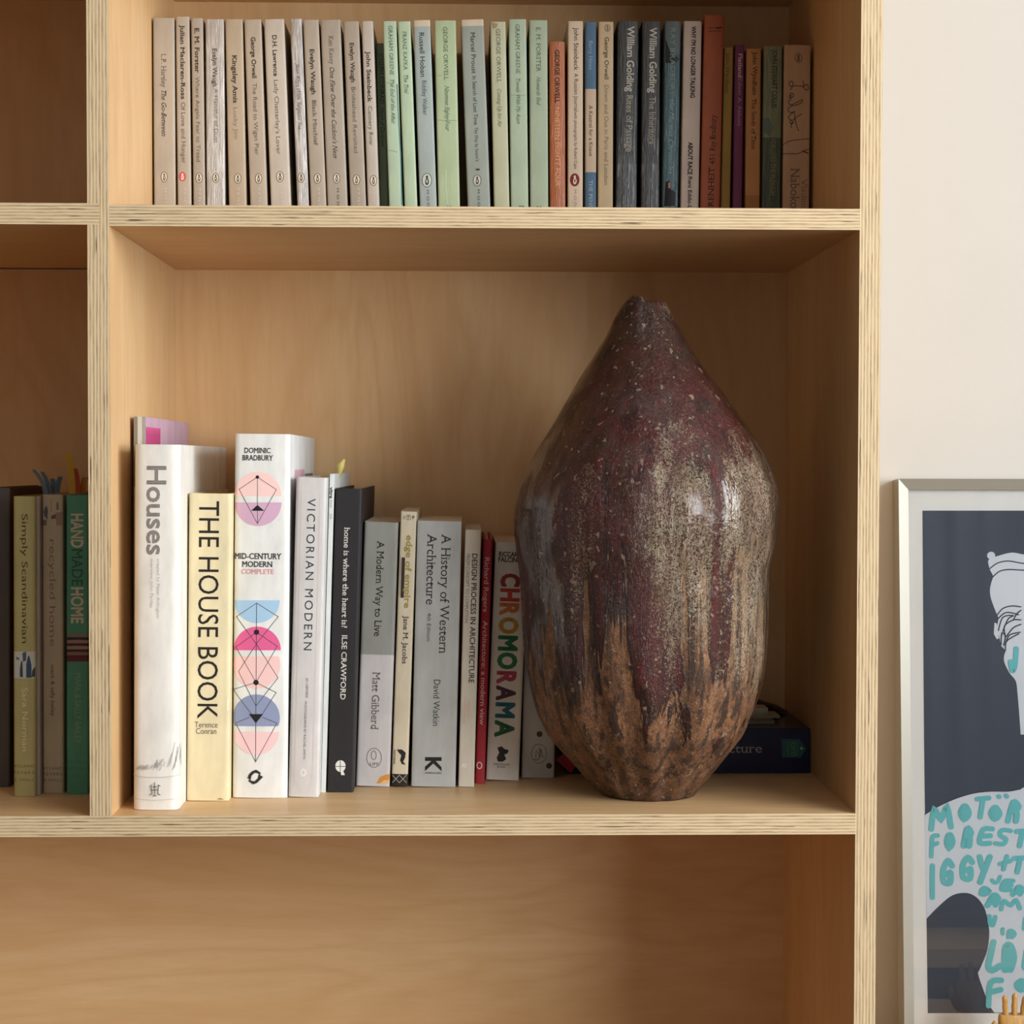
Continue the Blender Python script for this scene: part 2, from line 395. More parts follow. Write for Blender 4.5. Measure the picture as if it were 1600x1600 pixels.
# ------------------------------------------------------------------ books
BOOK_GROUP = {}
class Book:
    """a book standing with its spine to the room; (tl,tr,yt,bl,br,yb) are spine corners, Y the spine's distance behind the shelf edge"""
    def __init__(s, label, quad, Y, depth, color, floor=0.0, hard=False, mat=None, bands=(), bulge=0.0005, corner=0.0012, group=None, pages=(222, 212, 190),
                 side=None, name='paperback_book', shrink=0.975, cat='book', twist=0.0):
        tl, tr, yt, bl, br, yb = quad
        A, B_, Cc, Dd = at(tl, yt, Y), at(tr, yt, Y), at(bl, yb, Y), at(br, yb, Y)
        tm, bm = (A + B_) / 2, (Cc + Dd) / 2
        ang = math.atan2(tm.x - bm.x, tm.z - bm.z)
        w = ((B_.x - A.x) + (Dd.x - Cc.x)) / 2 * math.cos(ang) * shrink
        zo = floor + w / 2 * abs(math.sin(ang)) + 0.0002
        x0 = bm.x + (zo - bm.z) * math.tan(ang)
        s.w, s.h, s.d, s.ang, s.Y = w, (tm.z - zo) / math.cos(ang), depth, ang, Y
        s.root = empty(name, (x0, Y, zo), (0, ang, twist)); tag(s.root, label, cat, group)
        s.M = Matrix.LocRotScale(Vector((x0, Y, zo)), s.root.rotation_euler, None).inverted()
        s.bulge, s.r = bulge, corner
        s.letters, s.marks, s.layer = [], MB(), 0
        s.mid = ((tl + tr) / 2, yt, (bl + br) / 2, yb)
        s.color = color; main = mat or paper(color); sidem = side or (paper(color) if mat is None else mat)
        # cover
        bt = 0.0024 if hard else 0.0005
        n = 15; prof = []
        for k in range(n):
            # denser towards the corners
            u = math.sin((k / (n - 1) - 0.5) * math.pi); prof.append((u * w / 2, s.ysp(u * w / 2)))
        inner = [(max(-w / 2 + bt, min(w / 2 - bt, x)), y + bt) for x, y in prof]
        h = s.h; cuts = sorted({0.0, h} | {max(0, min(h, s.zc(y))) for b in bands for y in b[:2]})
        c = MB()
        def bmat(z):
            for y0, y1, mm in bands:
                if s.zc(y1) <= z <= s.zc(y0): return mm if not isinstance(mm, tuple) else paper(mm)
            return main
        for za, zb in zip(cuts, cuts[1:]):
            vs = [(x, y, za) for x, y in prof] + [(x, y, zb) for x, y in prof]
            c.add(vs, [(k, k + 1, n + k + 1, n + k) for k in range(n - 1)], bmat((za + zb) / 2), True)
        xo = w / 2; yo = prof[0][1]; xi = w / 2 - bt; yi = inner[0][1]
        for sg in (-1, 1):
            vs = [(sg * xo, yo, 0), (sg * xo, depth, 0), (sg * xi, depth, 0), (sg * xi, yi, 0)]
            vs += [(x, y, h) for x, y, _ in vs]
            fs = [(0, 1, 5, 4), (1, 2, 6, 5), (2, 3, 7, 6), (3, 2, 1, 0), (4, 5, 6, 7)]
            if sg < 0: fs = [tuple(reversed(f)) for f in fs]
            c.add(vs, fs, sidem)
        vs = [(x, y, h) for x, y in prof] + [(x, y, h) for x, y in inner]
        c.add(vs, [(k, k + 1, n + k + 1, n + k) for k in range(n - 1)], sidem)
        vs = [(x, y, 0) for x, y in prof] + [(x, y, 0) for x, y in inner]
        c.add(vs, [(n + k, n + k + 1, k + 1, k) for k in range(n - 1)], sidem)
        s.cover = c.build('cover', s.root, 0.7)
        # page block
        p = MB(); ov = 0.003 if hard else 0.0004; py = max(y for x, y in prof) + bt + 0.0003
        p.box((-xi + 0.0001, py, ov if hard else 0.0003), (xi - 0.0001, depth - (0.004 if hard else 0.0006), h - ov), leaves(pages)); p.build('pages', s.root)
        allbooks.append(s)
    def ysp(s, x):
        t = abs(2 * x / s.w); y = s.bulge * t * t; e = abs(x) - (s.w / 2 - s.r)
        if e > 0: y += s.r - math.sqrt(max(0, s.r * s.r - e * e))
        return y
    def loc(s, px, py):
        if not hasattr(s, 'M'): return 0, 0
        d = ray(px, py); o = s.M @ CAM; d2 = s.M.to_3x3() @ d
        t = -o.y / d2.y; p = o + d2 * t
        return p.x, p.z
    def zc(s, py):
        a, ya, b, yb = s.mid; return s.loc(a + (b - a) * (py - ya) / (yb - ya), py)[1]
    def put(s, mb, vs, fs, mat, lift):
        if s.bulge > 0.0002:
            bm = bmesh.new(); vv = [bm.verts.new((x, 0, z)) for x, z in vs]
            for f in fs:
                try: bm.faces.new([vv[i] for i in f])
                except ValueError: pass
            xs = [v.co.x for v in bm.verts]; 
            if xs:
                lo, hi = min(xs), max(xs)
                e_ = [sg * (s.w / 2 - s.r * q) for sg in (-1, 1) for q in (.06, .15, .3, .5, .75, 1)]
                for cx in [-s.w / 2 + s.w * k / 10 for k in range(1, 10)] + e_:
                    if lo < cx < hi:
                        bmesh.ops.bisect_plane(bm, geom=bm.verts[:] + bm.edges[:] + bm.faces[:], plane_co=(cx, 0, 0), plane_no=(1, 0, 0), dist=1e-7)
            bm.verts.index_update(); vs = [(v.co.x, v.co.z) for v in bm.verts]; fs = [[v.index for v in f.verts] for f in bm.faces]; bm.free()
        out = [(x, s.ysp(max(-s.w / 2, min(s.w / 2, x))) - lift, z) for x, z in vs]
        good = []
        for f in fs:   # face the room
            a = sum(vs[f[i]][0] * vs[f[(i + 1) % len(f)]][1] - vs[f[(i + 1) % len(f)]][0] * vs[f[i]][1] for i in range(len(f)))
            good.append(tuple(f) if a > 0 else tuple(reversed(f)))
        mb.add(out, good, mat)
    def text(s, body, y0, y1, cap, cx, col, bold=0.0, italic=0.0, serif=False, space=1.0, up=False, px=None):
        """lettering running down (or up) the spine between picture rows y0 and y1, capitals cap pixels tall, centred cx spine-widths off centre"""
        vs, fs = glyphs(body, bold, italic, serif, space)
        if not vs: return
        u0, u1 = min(x for x, y in vs), max(x for x, y in vs)
        z0, z1 = s.zc(y0), s.zc(y1)
        k = (z0 - z1) / (u1 - u0); pxm = abs(s.zc(y0 + 1) - s.zc(y0)); q = cap * pxm / cap_height(); xc = cx * s.w
        ch = cap_height()
        if not up: out = [(xc + (y - ch / 2) * q, z0 - (x - u0) * k) for x, y in vs]
        else: out = [(xc - (y - ch / 2) * q, z1 + (x - u0) * k) for x, y in vs]
        m = MB(); s.put(m, out, fs, ink(col), 0.00018 + .00012 * (s.layer > 0)); s.letters.append(m)
    def flat_text(s, body, x0, x1, y0, y1, col, bold=0.0, serif=False, italic=0.0, space=1.0):
        """upright lettering filling the picture rectangle"""
        vs, fs = glyphs(body, bold, italic, serif, space); us = [v[0] for v in vs]; u0, u1 = min(us), max(us)
        ax, az = s.loc(x0, y1); bx, bz = s.loc(x1, y0); k = (bx - ax) / (u1 - u0); q = (bz - az) / cap_height()
        m = MB(); s.put(m, [(ax + (x - u0) * k, az + y * q) for x, y in vs], fs, ink(col), 0.00018 + .00012 * (s.layer > 0)); s.letters.append(m)
    def poly(s, pts, col, lift=None, mb=None):
        s.layer += 1
        L = lift if lift is not None else 0.00012 + 0.000012 * s.layer
        q = [s.loc(x, y) for x, y in pts]
        vs, fs = fill(q)
        s.put(mb or s.marks, vs, fs, ink(col), L)
    def stroke(s, pts, wd, col, closed=False):
        s.layer += 1; L = 0.00012 + 0.000012 * s.layer
        for p in ribbon(pts, wd, closed):
            q = [s.loc(x, y) for x, y in p]; s.put(s.marks, q, [tuple(range(len(q)))], ink(col), L); L += 2e-6
    def oval(s, x, y, w_, h_, fillc, ring, bird):
        s.poly(disc(x, y, w_ / 2, h_ / 2), ring); s.poly(disc(x, y, w_ / 2 - 1.0, h_ / 2 - 1.0), fillc)
        a, b = w_ / 2 * 0.50, h_ / 2 * 0.68
        body = [(-.1, -1), (.35, -.95), (.5, -.7), (.35, -.5), (.75, 0), (.8, .45), (.5, .85), (.1, 1), (-.45, .9), (-.7, .45), (-.55, -.1), (-.2, -.5), (-.55, -.72)]
        s.poly([(x + i * a, y + j * b) for i, j in body], bird)
        belly = [(.05, -.3), (.3, 0), (.34, .35), (.12, .62), (-.2, .5), (-.25, .15)]
        s.poly([(x + i * a, y + j * b) for i, j in belly], fillc)
    def finish(s):
        for m in s.letters: m.build('lettering', s.root)
        if s.marks.v: s.marks.build('emblem', s.root)
allbooks = []
def fill(q):
    c = []
    for p in q:
        if not c or math.hypot(p[0] - c[-1][0], p[1] - c[-1][1]) > 1e-7: c.append(p)
    if math.hypot(c[0][0] - c[-1][0], c[0][1] - c[-1][1]) < 1e-7: c.pop()
    return c, [tuple(f) for f in tessellate_polygon([[Vector((x, z, 0)) for x, z in c]])]

# --- top row
ZR = ZM + TS
GREY, DK, MD, LT = (172, 160, 145), (62, 54, 46), (104, 94, 82), (206, 198, 184)
OV = ((214, 204, 182), (84, 74, 62), (70, 62, 54))
def pb(label, quad, color, Y=0.193, depth=None, group='paperbacks on the top shelf', **k):
    return Book(label, quad, Y, depth or (D - Y - 0.001 if D - Y < 0.1285 else 0.128), color, floor=ZR, group=group, **k)
def tail(b, cx=0.05, word='PENGUIN', col=LT, y0=294, y1=348): b.text(word, y0, y1, 3.6, cx, col, space=1.5)
b = pb('grey paperback with italic title The Go-Between, against the side of the compartment', (238.7, 272, 28, 239.5, 275, 320), (176, 164, 147))
b.text('L.P. Hartley', 84, 137, 7.5, 0, MD, serif=True); b.text('The Go-Between', 141, 213, 7.5, 0, DK, italic=.35, serif=True); b.oval(256.5, 276.5, 10.5, 16.5, *OV); tail(b, 0.05, 'MODERN')
b = pb('slim grey paperback with a red oval emblem, title Of Love and Hunger', (273.5, 296, 26, 277.5, 298.5, 320), (178, 166, 150))
b.text('Julian Maclaren-Ross', 39, 155, 6.5, 0, DK, .018, serif=True); b.text('Of Love and Hunger', 160, 255, 6.2, 0, MD, serif=True); b.oval(285, 276, 11, 15, (205, 96, 92), (190, 80, 78), (240, 226, 214)); tail(b)
b = pb('slim grey paperback titled Where Angels Fear to Tread', (297.7, 317, 28.5, 302, 320.5, 320), (170, 158, 143))
b.text('E. M. Forster', 44, 114, 6.8, 0, DK, .02, serif=True); b.text('Where Angels Fear to Tread', 120, 253, 6, 0, MD); b.oval(311, 278, 11, 16, *OV); tail(b)
b = pb('shiny silvery-grey creased paperback titled A Handful of Dust', (320.8, 349.5, 30, 322, 352.5, 320), (190, 182, 172), mat=foil((168, 160, 150), (205, 203, 200)))
b.text('Evelyn Waugh', 76, 136, 6.5, 0, (80, 72, 62), .015, serif=True); b.text('A Handful of Dust', 138, 223, 6, .05, (120, 112, 102)); b.oval(337, 278, 10.5, 15.5, *OV)
b = pb('warm grey paperback, wider gap after it, beside the shiny creased silvery one', (351, 379.5, 30, 357.5, 385, 320), (176, 160, 138))
b.text('Kingsley Amis', 86, 161, 7, 0, DK, .018, serif=True); b.text('Lucky Jim', 168, 217, 6.5, 0, (130, 118, 102)); b.oval(371.5, 279, 11, 16, *OV); tail(b)
b = pb('grey paperback titled The Road to Wigan Pier', (381, 408, 30.5, 390.5, 418, 320), (176, 163, 146))
b.text('George Orwell', 58, 122, 6.8, 0, DK, .02); b.text('The Road to Wigan Pier', 130, 242, 6.5, 0, MD); b.oval(404, 279, 11, 16, *OV); tail(b)
b = pb("pale grey paperback with title ending in the word Lover, dark gap after it", (411.5, 444, 30, 423, 454.5, 320), (190, 180, 166))
b.text('D.H. Lawrence', 55, 119, 6.8, 0, DK, .02); b.text("Lady Chatterley's Lover", 125, 241, 6.5, 0, MD); b.oval(437.5, 276, 12, 17, *OV); tail(b)
b = pb('silvery wrinkled slim paperback titled Wide Sargasso Sea', (453, 471, 29.5, 464, 483, 320), (190, 184, 176), mat=foil((160, 152, 144), (212, 210, 208), .42))
b.text('Jean Rhys', 98, 136, 5.5, 0, MD, italic=.4, serif=True); b.text('Wide Sargasso Sea', 138, 202, 5.5, 0, MD, italic=.4, serif=True); b.oval(470.5, 277.5, 11, 16, *OV)
b = pb('grey paperback titled Black Mischief', (473.3, 497.5, 31, 485, 510.5, 320), (172, 160, 144))
b.text('Evelyn Waugh', 77, 148, 6.5, 0, DK, .02, serif=True); b.text('Black Mischief', 156, 227, 6, 0, MD, .01, serif=True); b.oval(496, 279, 11.5, 16.5, *OV); tail(b)
b = pb('wide grey paperback with italic title about the Cuckoo and its Nest', (499.5, 532.5, 31, 512, 542.5, 320), (166, 155, 141), side=paper((216, 212, 204)))
b.text('Ken Kesey', 56, 101, 7, 0, MD, serif=True); b.text("One Flew Over the Cuckoo's Nest", 105, 248, 7, 0, DK, italic=.35, serif=True); b.oval(526, 278.5, 11, 16, *OV); tail(b, .05, 'MODERN', MD)
b = pb('grey paperback titled Brideshead Revisited', (536, 560.5, 33.5, 547, 572.5, 320), (166, 154, 138))
b.text('Evelyn Waugh', 67, 129, 6.3, 0, DK, .018, serif=True); b.text('Brideshead Revisited', 136, 239, 6.2, 0, MD); b.oval(557, 281, 11.5, 16.5, *OV); tail(b)
b = pb('slim light grey paperback titled Cannery Row', (564.3, 583, 33, 574.5, 592.5, 320), (186, 176, 164))
b.text('John Steinbeck', 80, 160, 6.3, 0, DK, .02, serif=True); b.text('Cannery Row', 166, 227, 6, 0, MD, serif=True); b.oval(583.5, 282, 11.5, 16.5, *OV); tail(b)
GR = (172, 196, 160); GD = (62, 78, 62); GM = (88, 108, 88)
b = pb('short dark green paperback pushed in deep behind its pale green neighbour', (587.2, 600.6, 67.5, 593.6, 607, 320), (122, 142, 122), Y=0.215, depth=.105)
b.text('JOSEPH CONRAD', 83, 162, 6.5, .05, (50, 62, 50), serif=True); b.text('Heart of Darkness', 168, 229, 6, .05, (52, 66, 52), italic=.35, serif=True)
b = pb('pale green paperback, spine creased, titled The End of the Affair', (598, 619, 33, 607.5, 629.5, 320), (174, 194, 168))
b.text('GRAHAM GREENE', 40, 117, 6, .05, GM, serif=True); b.text('The End of the Affair', 124, 194, 6, .05, GM, italic=.35, serif=True)
b.stroke([(604, 129), (610, 131), (617, 136)], .8, (120, 140, 112)); b.stroke([(607, 235), (615, 236), (621, 238)], .8, (120, 140, 112))
b.stroke([(620.5, 132), (623, 190), (626, 240), (628, 320)], 1.6, (70, 112, 108))
b = pb('pale green paperback titled The Trial', (621.3, 641, 33.5, 631.5, 652.5, 320), (176, 196, 166))
b.text('FRANZ KAFKA', 49, 110, 6, 0, GM, serif=True); b.text('The Trial', 117, 147, 6, 0, GM, italic=.35, serif=True)
CRM = (204, 190, 166)
b = pb('narrower of the two grey-blue paperbacks with a cream strip across the head', (645, 672.5, 31.5, 656, 682.5, 320), (160, 172, 168), bands=((20, 41, CRM),))
b.text('Russell Hoban', 51, 120, 7.5, -.03, (50, 58, 58), .008); b.text('Riddley Walker', 126, 180, 7, .02, (60, 70, 70)); b.oval(667, 281.7, 16, 22.5, (196, 200, 190), (60, 66, 62), (46, 52, 50)); tail(b, 0, 'MODERN', (84, 92, 90), 297)
b = pb('worn wide pale green paperback titled Nineteen Eighty-Four', (678, 712.5, 32, 684.5, 719, 320), (172, 188, 152))
b.text('GEORGE ORWELL', 42, 125, 6.5, 0, GM, serif=True); b.text('Nineteen Eighty-Four', 134, 205, 6.5, .02, GM, italic=.35, serif=True)
b.stroke([(681, 187), (695, 188.5), (714, 188)], .9, (126, 146, 108)); b.stroke([(697, 265), (697, 290), (699, 318)], 1.2, (196, 214, 178)); b.stroke([(705, 268), (706, 300), (706, 318)], .9, (192, 210, 174)); b.stroke([(680, 118), (690, 118)], .8, (130, 150, 112)); b.flat_text('20', 698, 706, 322, 328, GD, .02)
b = pb('thicker grey-blue paperback with cream head strip, title In Search of Lost Time', (718.5, 757, 30.5, 731.5, 765.5, 320), (150, 158, 148), bands=((20, 40.5, CRM),))
b.text('Marcel Proust', 51, 115, 7, 0, DK, .006); b.text('In Search of Lost Time', 119, 195, 6, 0, DK, .004); b.text("The Way by Swann's", 199, 252, 5.2, 0, DK); b.text('1', 263.5, 266.2, 6, 0, DK); b.oval(745.5, 282, 13, 18.5, (190, 192, 178), (62, 62, 56), (48, 48, 44)); tail(b, 0, 'MODERN', (80, 84, 78), 296)
b = pb('faded beige-green paperback, head chipped, titled Coming Up for Air', (765, 790.5, 34, 772, 796, 320), (184, 186, 156))
b.text('GEORGE ORWELL', 45, 129, 6.5, 0, (98, 102, 82), serif=True); b.text('Coming Up for Air', 139, 199, 6, 0, (108, 112, 90), italic=.35, serif=True); b.poly([(768, 35), (778, 37), (776, 43), (770, 45)], (160, 138, 104))
b = pb('pale green paperback titled Travels With My Aunt', (794.3, 822.5, 30, 798, 826, 320), (170, 186, 162))
b.text('GRAHAM GREENE', 38, 115, 6.5, 0, GM, serif=True); b.text('Travels With My Aunt', 122, 194, 6, 0, GM, italic=.35, serif=True); b.stroke([(798, 148), (812, 150), (822, 148)], .7, (128, 150, 122)); b.flat_text('20', 811, 819, 321.5, 328, GD, .02)
b = pb('pale green paperback titled Howards End, beside the short orange book', (826.4, 855.7, 31.5, 828.3, 857, 320), (166, 180, 156))
b.text('E. M. FORSTER', 43, 112, 6.8, 0, GM, serif=True); b.text('Howards End', 120, 165, 6, 0, GM, italic=.35, serif=True); b.flat_text('20', 838, 847, 322.5, 328, GD, .02)
b = pb('short orange paperback with cracked glossy spine', (858.3, 882.5, 65, 858.3, 884.7, 320), (176, 92, 44), mat=foil((166, 84, 20), (190, 112, 46), .56, .42), bulge=.0012)
b.text('GEORGE ORWELL', 78, 161, 7, 0, (66, 38, 22), .02); b.text('NINETEEN EIGHTY-FOUR', 168, 291, 7, 0, (226, 164, 112))
b = pb('cream paperback with a dark red oval emblem low on the spine', (887, 911.3, 33, 886.8, 911, 320), (208, 188, 164))
b.text('John Steinbeck', 43, 110, 7, .05, (58, 44, 38), .004); b.text('A Russian Journal', 115, 174, 6.2, .05, (62, 48, 42)); b.text('with photographs by Robert Capa', 175, 264, 5, .03, (62, 48, 42)); b.oval(898, 281, 15, 20.5, (116, 40, 34), (116, 40, 34), (222, 202, 180)); tail(b, 0, 'MODERN', (160, 140, 120), 296)
b = pb('slim paperback banded blue, cream and blue', (914.3, 932, 34.5, 914.3, 932, 320), (200, 178, 154), bands=((20, 139, (78, 108, 134)), (269, 420, (78, 108, 134))))
b.text('Barry Hines', 64, 109, 5.8, 0, (150, 166, 178)); b.text('A Kestrel for a Knave', 165, 244, 6, 0, (66, 52, 46)); b.text('THE PENGUIN', 281, 345, 5.6, 0, (156, 172, 182), serif=True)
b = pb('cream paperback with oval emblem at its head, titled Down and Out in Paris and London', (935, 958.8, 34, 933.6, 958.3, 320), (196, 174, 140))
b.oval(949, 43.8, 9, 12, (196, 174, 140), (110, 84, 66), (90, 70, 56)); b.text('George Orwell', 58, 124, 6.5, .05, (88, 74, 58), .01); b.text('Down and Out in Paris and London', 133, 289, 6.2, .05, (128, 112, 92))
BLK = dict(mat=foil((28, 28, 28), (84, 86, 88), .70, .42), side=paper((28, 27, 26)), bulge=.0014, bands=((176, 216, foil((28, 28, 28), (104, 106, 108), .64, .38)), (216, 256, foil((29, 29, 29), (118, 120, 122), .58, .33)), (256, 420, foil((30, 30, 31), (128, 130, 132), .52, .28))))
b = pb('black cracked-spine paperback titled Rites of Passage', (964.5, 999.5, 33, 962.3, 995, 320), (30, 30, 30), **BLK)
b.text('William Golding', 41, 143, 11, .12, (196, 190, 176), .018); b.text('Rites of Passage', 149, 237, 10, .1, (166, 158, 140), .004)
b = pb('black cracked-spine paperback titled The Inheritors', (1003, 1033, 33.5, 1001, 1031, 320), (30, 30, 30), **BLK)
b.text('William Golding', 43, 145, 11, .1, (196, 190, 176), .018); b.text('The Inheritors', 151, 225, 10, .08, (166, 158, 140), .004)
b = pb('worn paperback with grey-blue and teal glossy spine', (1038.5, 1065, 33, 1034.5, 1060, 320), (52, 92, 100), mat=foil((42, 84, 94), (120, 148, 152), .58, .3), side=paper((150, 148, 136)), bulge=.0014, bands=((10, 84, (96, 110, 112)),))
b.poly([(1040, 60), (1047, 80), (1055, 86), (1062, 92), (1056, 98), (1040, 98)], (34, 42, 44)); b.poly([(1040, 284), (1047, 282), (1048, 296), (1056, 300), (1055, 322), (1038, 322)], (30, 26, 24)); b.poly([(1044, 286), (1047, 284), (1048, 294), (1044, 294)], (176, 120, 104))
b.text('RAY BRADBURY', 43, 151, 8, 0, (126, 146, 142), serif=True); b.text('the Martian Chronicles', 155, 272, 7, 0, (140, 172, 172), italic=.4, serif=True)
b = pb('whitish paperback with heavy black capitals, words NO LONGER TALKING', (1068.3, 1097.3, 33, 1063.5, 1092, 320), (204, 190, 180))
b.text("WHY I'M NO LONGER TALKING", 41, 153, 6.8, .05, (44, 34, 32), .035); b.text('ABOUT RACE', 222, 273, 6.8, -.02, (44, 34, 32), .035); b.text('Reni Eddo-Lodge', 276, 346, 6, 0, (60, 48, 44), .025)
b = pb('tall rust-red paperback, lettering climbing upward', (1101, 1132, 24, 1094.6, 1125.3, 320), (166, 92, 62), Y=.190)
b.text('FAHRENHEIT', 237.5 + 23, 352, 9, .02, (52, 28, 20), serif=True, up=True); b.text('451', 241, 257, 8, .05, (60, 32, 22), serif=True, up=True); b.text('Ray Bradbury', 179, 236, 9, .05, (60, 32, 22), serif=True, up=True)
b.stroke([(1107, 44), (1117, 43.5)], 1.4, (96, 48, 30)); b.stroke([(1119, 44), (1127, 43)], 2.2, (60, 30, 20)); b.stroke([(1107, 49), (1126, 48)], 1.4, (110, 56, 34))
b = pb('slim short mustard-yellow paperback beside the tall rust-red one', (1132, 1146.3, 74, 1126, 1141.3, 320), (158, 130, 62)); b.text('John Wyndham', 83, 145, 6, -.1, (84, 72, 34))
b = pb('slim short purple paperback titled Flatland', (1148.3, 1163.8, 70, 1145, 1159.6, 320), (112, 52, 92)); b.text('Flatland', 84, 121, 6.5, .08, (206, 180, 190), .02); b.text('Edwin A. Abbott', 123, 197, 6.2, .08, (172, 132, 154))
b = pb('short tan-orange paperback titled The Seeds of Time', (1166, 1190, 76, 1164.5, 1187.3, 320), (188, 138, 86), bands=((305, 420, (166, 120, 66)),))
b.text('John Wyndham', 81, 149, 7, .08, (58, 40, 26), .006, serif=True); b.text('The Seeds of Time', 154, 233, 7, .04, (58, 40, 26), serif=True)
b = pb('short mottled green paperback with dark capitals at its head', (1194, 1222.6, 72, 1190, 1220.5, 320), (120, 130, 98), mat=foil((104, 120, 92), (142, 144, 108), .42, .5), bands=((215, 420, foil((46, 66, 54), (78, 92, 66), .42, .5)),))
b.text('JOHN STEWART COLLIS', 78, 168, 8, .08, (40, 44, 34), .004, serif=True); b.text('THE WORM FORGIVES THE PLOUGH', 170, 305, 8, .06, (134, 140, 100), serif=True)
b.poly([(1193, 186), (1201, 183), (1206, 192), (1208, 205), (1202, 212), (1193, 206)], (98, 116, 110), lift=.0001)
b = pb('short wide cream paperback with handwritten title, end of the row by the side panel', (1225.3, 1267.3, 70.5, 1222, 1265.4, 320), (190, 160, 128))
b.oval(1247.5, 90.5, 12, 15.5, (190, 160, 128), (92, 70, 52), (70, 52, 40))
ik = (56, 36, 26)
for pts in ([(1253.5, 126), (1256, 131), (1255, 135), (1261, 132), (1263, 138), (1259, 141), (1255, 136), (1245, 134), (1236, 135), (1233, 131), (1235, 127), (1239, 129), (1238, 135), (1235, 141)],
            [(1236, 148), (1233, 150), (1235, 153), (1240, 150), (1238, 146), (1235, 146), (1236, 153), (1232, 159), (1236, 164), (1245, 160), (1253, 156), (1253, 160), (1245, 164), (1236, 166), (1231, 171), (1235, 176), (1242, 174), (1236, 178), (1232, 184), (1238, 188), (1246, 182), (1253, 178)],
            [(1241, 176), (1243, 190), (1246, 200), (1248, 205)], [(1238, 188), (1234, 190), (1237, 194), (1240, 190), (1236, 194), (1237, 200)]):
    b.stroke(smooth_line(pts, 4), 1.1, ik)
b.stroke(smooth_line([(1265, 217), (1245, 218.5), (1232, 221), (1224, 226)]), 1.0, ik); b.stroke(smooth_line([(1223, 240), (1240, 240.5), (1247, 240), (1256, 236), (1264, 233)]), 1.0, ik); b.stroke([(1254, 236), (1263, 239.5)], 1.6, ik)
b.text('Nabokov', 263, 336, 14, -.05, (120, 96, 74), serif=True); b.text('Vladimir', 279, 336, 9, .3, (150, 122, 96), serif=True)

# --- middle row
MG = 'books standing on the middle shelf'
def hb(label, quad, Y, color, depth, hard=True, name='hardback_book', **k):
    return Book(label, quad, Y, min(depth, D - Y - 0.001), color, hard=hard, name=name, group=MG, **k)
b = hb('tall thin grey and white book with pink cover block, rising behind the widest white spine', (208.6, 226.2, 651, 208.6, 225.8, 1242), .082, (196, 190, 180), .236, hard=False, name='paperback_book', side=paper((196, 164, 184)), bulge=.0001, corner=.0003)
b.poly([(209.5, 651), (215, 651), (215, 760), (209.5, 760)], (132, 124, 108)); b.poly([(222.5, 651), (227.4, 651), (227.4, 760), (222.5, 760)], (150, 142, 132))
# printed block on its cover
cv = MB(); xx = b.w / 2 + 0.00015
def cover_quad(mb, y0, y1, z0, z1, mat): mb.add([(xx, y0, z0), (xx, y1, z0), (xx, y1, z1), (xx, y0, z1)], [(0, 1, 2, 3)], mat)
cover_quad(cv, .006, .078, b.h - .085, b.h - .0085, ink((206, 84, 140)))
for k in range(11):
    yy = .008 + k * .0062; xx = b.w / 2 + .00022
    cover_quad(cv, yy, yy + .0022, b.h - .085 + .004 * (k % 3), b.h - .011 - .003 * (k % 2), ink((160, 44, 100)))
cv.build('lettering', b.root)
b = hb('widest white hardback titled Houses, nearest the lit side of the compartment', (208, 281.5, 694.5, 206, 279, 1264.5), .0215, (228, 222, 212), .282, bulge=.0022, corner=.005, side=paper((226, 222, 214)), pages=(226, 222, 214))
b.text('Houses', 728, 867, 29, .0, (138, 130, 124), .018); b.text('created by Peter Aldington', 873, 966, 5, .05, (188, 182, 174)); b.text('overview: John Pardey', 873, 950, 5, -.09, (192, 186, 178))
for k in range(70):
    t = random.random(); x = 210 + 72 * t; hgt = 6 + 62 * t ** 2.2 * random.uniform(.5, 1); y = 1204 - random.uniform(0, hgt * .5)
    b.stroke([(x, y), (min(281, x + random.uniform(1, 6)), y - random.uniform(.25, .55) * hgt - 3)], .5, (178, 174, 172))
b.stroke([(206, 1212), (230, 1214), (258, 1214), (280, 1212)], .9, (190, 184, 176)); b.stroke([(206, 1248), (242, 1250), (280, 1248)], .7, (200, 194, 186))
for p in ([(236, 1227), (238, 1240), (234, 1242)], [(248, 1226), (247, 1240), (251, 1242)], [(242, 1222), (242, 1243)], [(236, 1234), (248, 1234)], [(239, 1230), (242, 1228), (245, 1230)], [(239, 1243), (245, 1243)], [(235, 1228), (238, 1226)], [(247, 1226), (251, 1228)]): b.stroke(p, 1.2, (96, 90, 86))
b = hb('worn cream cloth hardback titled THE HOUSE BOOK', (293.8, 363, 771, 291, 357.5, 1250), .0605, (222, 206, 166), .225, bulge=.0006, corner=.002, pages=(214, 192, 150))
b.text('THE HOUSE BOOK', 783, 1123, 31, -.02, (38, 32, 28), -.004); b.flat_text('Terence', 304, 340, 1128, 1136.5, (104, 92, 78)); b.flat_text('Conran', 306, 338, 1138, 1146.5, (104, 92, 78))
b.poly([(338, 1249), (344, 1247), (350, 1249.5)], (150, 104, 52)); b.poly([(354, 1090), (357.5, 1094), (356.5, 1110), (354, 1112)], (238, 224, 190))
D1 = b
b = hb('big white hardback with pink and blue half circles joined by thin kite lines', (365, 455, 678, 362.5, 448.5, 1245), .0725, (226, 224, 218), .246, bulge=.0012, corner=.003, side=paper((224, 224, 222)))
BK = (34, 32, 34)
def z5(p): return [(180 + .2125 * x, 620 + .2125 * y) for x, y in p]
def z6(p): return [(180 + .2188 * x, 940 + .2188 * y) for x, y in p]
def chord(cx, cy, r, y0, y1):
    c = disc(cx, cy, r, r, 48); return [(x, min(max(y, y0), y1)) for x, y in c]
